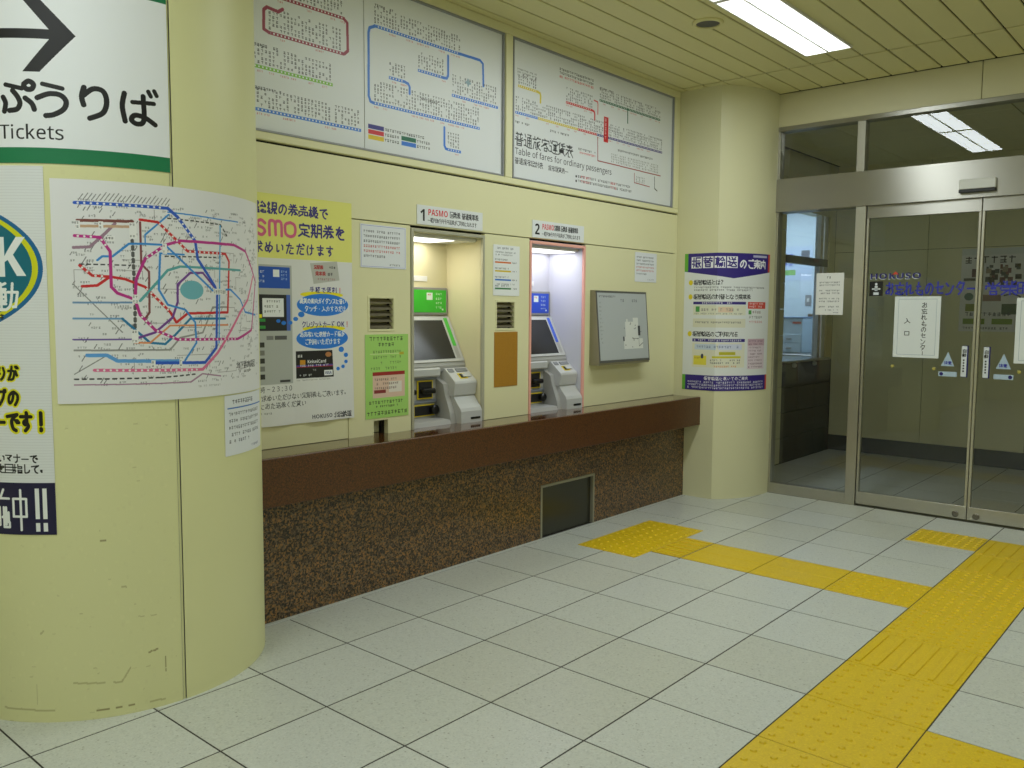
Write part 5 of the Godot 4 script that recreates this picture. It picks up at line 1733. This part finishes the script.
func build_papers() -> void:
	var R := Vector3(1, 0, 0)
	var D := Vector3(0, -1, 0)
	var zs := WZ + 0.0025
	# on the map column
	tag(curved("tickets_sign", PL, PLR, 173.0, 92.3, 1.81, 2.4, print_mat(img_sign(), 0.5), M.paper), "white tickets sign with black arrow and green bands on the column", "sign")
	tag(curved("manner_poster", PL, PLR, 170.0, 131.3, 0.63, 1.802, print_mat(img_manner(), 0.4), M.paper), "tall white poster with a blue-green OK emblem on the column", "poster")
	tag(curved("subway_map", PL, PLR, 129.4, 42.0, 1.055, 1.765, print_mat(img_map(), 0.4), M.paper, 0.004), "white subway map with many coloured lines wrapped round the column", "map")
	tag(curved("small_notice", PL, PLR, 72.0, 42.0, 0.83, 1.05, print_mat(img_notice(5, 1), 0.6), M.paper, 0.0025), "small white notice with a blue rule below the subway map", "notice")
	# on the ticket wall
	tag(sheet("pass_poster", Vector3(-0.273, 1.862, zs), R * 0.728, D * 1.015, print_mat(img_yellow(), 0.45), M.paper, 0.0012, 0.012), "yellow and white poster about commuter passes beside the column", "poster")
	tag(sheet("wall_notice", Vector3(0.506, 1.775, zs), R * 0.292, D * 0.208, print_mat(img_notice(6, 2, [3, 4]), 0.6), M.paper), "white notice with red lines above the left louvred vent", "notice")
	tag(sheet("green_notice", Vector3(0.53, 1.243, zs), R * 0.28, D * 0.415, print_mat(img_green(), 0.6), M.paper), "bright green notice with a pink ticket picture below a vent", "notice")
	tag(sheet("wall_notice", Vector3(2.906, 1.776, zs), R * 0.281, D * 0.203, print_mat(img_notice(6, 0, [3, 4]), 0.6), M.paper), "white notice above the slanted grey braille board", "notice")
	tag(sheet("card_price_notice", Vector3(1.452, 1.736, zs), R * 0.227, D * 0.286, print_mat(img_price(), 0.5), M.paper), "white notice with orange, yellow, blue and green bars between the machines", "notice")
	tag(sheet("number_plate", Vector3(0.872, 1.9, WZ + 0.004), R * 0.489, D * 0.098, print_mat(img_header("1", "回数券 普通乗車券"), 0.4), M.white_metal, 0.004), "white plate with the number 1 above the steel-framed machine", "sign")
	tag(sheet("number_plate", Vector3(1.792, 1.901, WZ + 0.004), R * 0.513, D * 0.102, print_mat(img_header("2", "定期券 回数券 普通乗車券"), 0.4), M.white_metal, 0.004), "white plate with the number 2 above the pink-framed machine", "sign")
	var bp := boxp(Vector3(1.464, 0.928, WZ), Vector3(1.667, 1.243, WZ + 0.003), 0.001, "braille_plate", M.brown_plate)
	tag(bp, "blank ochre-brown plate below the louvred vent between the machines", "plate")
	# slanted plan board
	var t := thing("plan_board", "grey slanted board with a white floor plan on the cream wall", "board", Vector3(2.687, 1.02, WZ))
	var bd := MB.new()
	bd.extrude_x([Vector2(WZ, 1.502), Vector2(WZ, 1.016), Vector2(-0.042, 1.016), Vector2(-0.038, 1.03), Vector2(-0.078, 1.5)], 2.387, 2.987)
	part(bd, "board_case", mat(Color(0.55, 0.53, 0.42), 0.45), t)
	var rim := MB.new()
	var fa := Vector3(0, 1.03, -0.038)
	var fb := Vector3(0, 1.5, -0.078)
	var nn := Vector3(0, 0.04, 0.47).normalized() * 0.003
	rim.quad(Vector3(2.385, 0, 0) + fa + nn * 0.5, Vector3(2.989, 0, 0) + fa + nn * 0.5, Vector3(2.989, 0, 0) + fb + nn * 0.5, Vector3(2.385, 0, 0) + fb + nn * 0.5)
	part(rim, "board_rim", mat(Color(0.36, 0.36, 0.34), 0.4), t)
	var fc := MB.new()
	var lo := fa.lerp(fb, 0.035)
	var hi := fa.lerp(fb, 0.97)
	fc.quad(Vector3(2.397, 0, 0) + lo + nn, Vector3(2.977, 0, 0) + lo + nn, Vector3(2.977, 0, 0) + hi + nn, Vector3(2.397, 0, 0) + hi + nn)
	part(fc, "plan_face", print_mat(img_plan(), 0.4), t)
	# on the column by the doors
	tag(curved("transfer_poster", PR, PRR, 135.86, 93.6, 0.796, 1.79, print_mat(img_transfer(), 0.4), M.paper, 0.003, 0.262, 3.48), "white poster with violet bands bent round the column by the doors", "poster")
	# on the door glass
	var F := Vector3(0, 0, 1)
	var xg := DX + 0.0265
	tag(sheet("entrance_paper", Vector3(xg, 1.48, 1.264), F * 0.292, D * 0.413, print_mat(img_entrance(), 0.6), M.paper), "white paper with vertical black writing taped to the sliding glass door", "notice")
	tag(sheet("hours_paper", Vector3(xg, 1.467, 1.996), F * 0.292, D * 0.413, print_mat(img_hours(), 0.6), M.paper), "plain white bordered paper taped below the blue opening-hours lettering", "notice")
	tag(sheet("letter_paper", Vector3(DX + 0.032, 1.652, 0.712), F * 0.198, D * 0.3, print_mat(img_letter(), 0.6), M.paper), "typed white letter taped to the fixed glass beside the door post", "notice")
	# inside
	tag(sheet("lost_property_poster", Vector3(6.417, 1.95, 1.1), F * 0.5, D * 0.74, print_mat(img_lost(), 0.5), M.paper), "white poster with small photographs on the corridor wall behind the doors", "poster")
	tag(sheet("lost_property_poster", Vector3(6.417, 1.95, 1.68), F * 0.5, D * 0.74, print_mat(img_lost(), 0.5), M.paper), "second white poster on the corridor wall, beside the one with photographs", "poster")
	var im := sheet_img(400, 320, Color(0.78, 0.84, 0.93))
	for k in 2:
		fine(im, 30, 70 + k * 70, 220, 44, Color(0.3, 0.35, 0.75), 1.0)
	rect(im, 60, 220, 180, 50, Color(0.55, 0.75, 0.45))
	rect(im, 290, 40, 80, 110, Color(0.4, 0.42, 0.48))
	tag(sheet("office_poster", Vector3(7.997, 2.17, -1.42), F * 0.52, D * 0.41, print_mat(im, 0.6), M.paper), "pale blue poster on the bright office wall seen through the window", "poster")
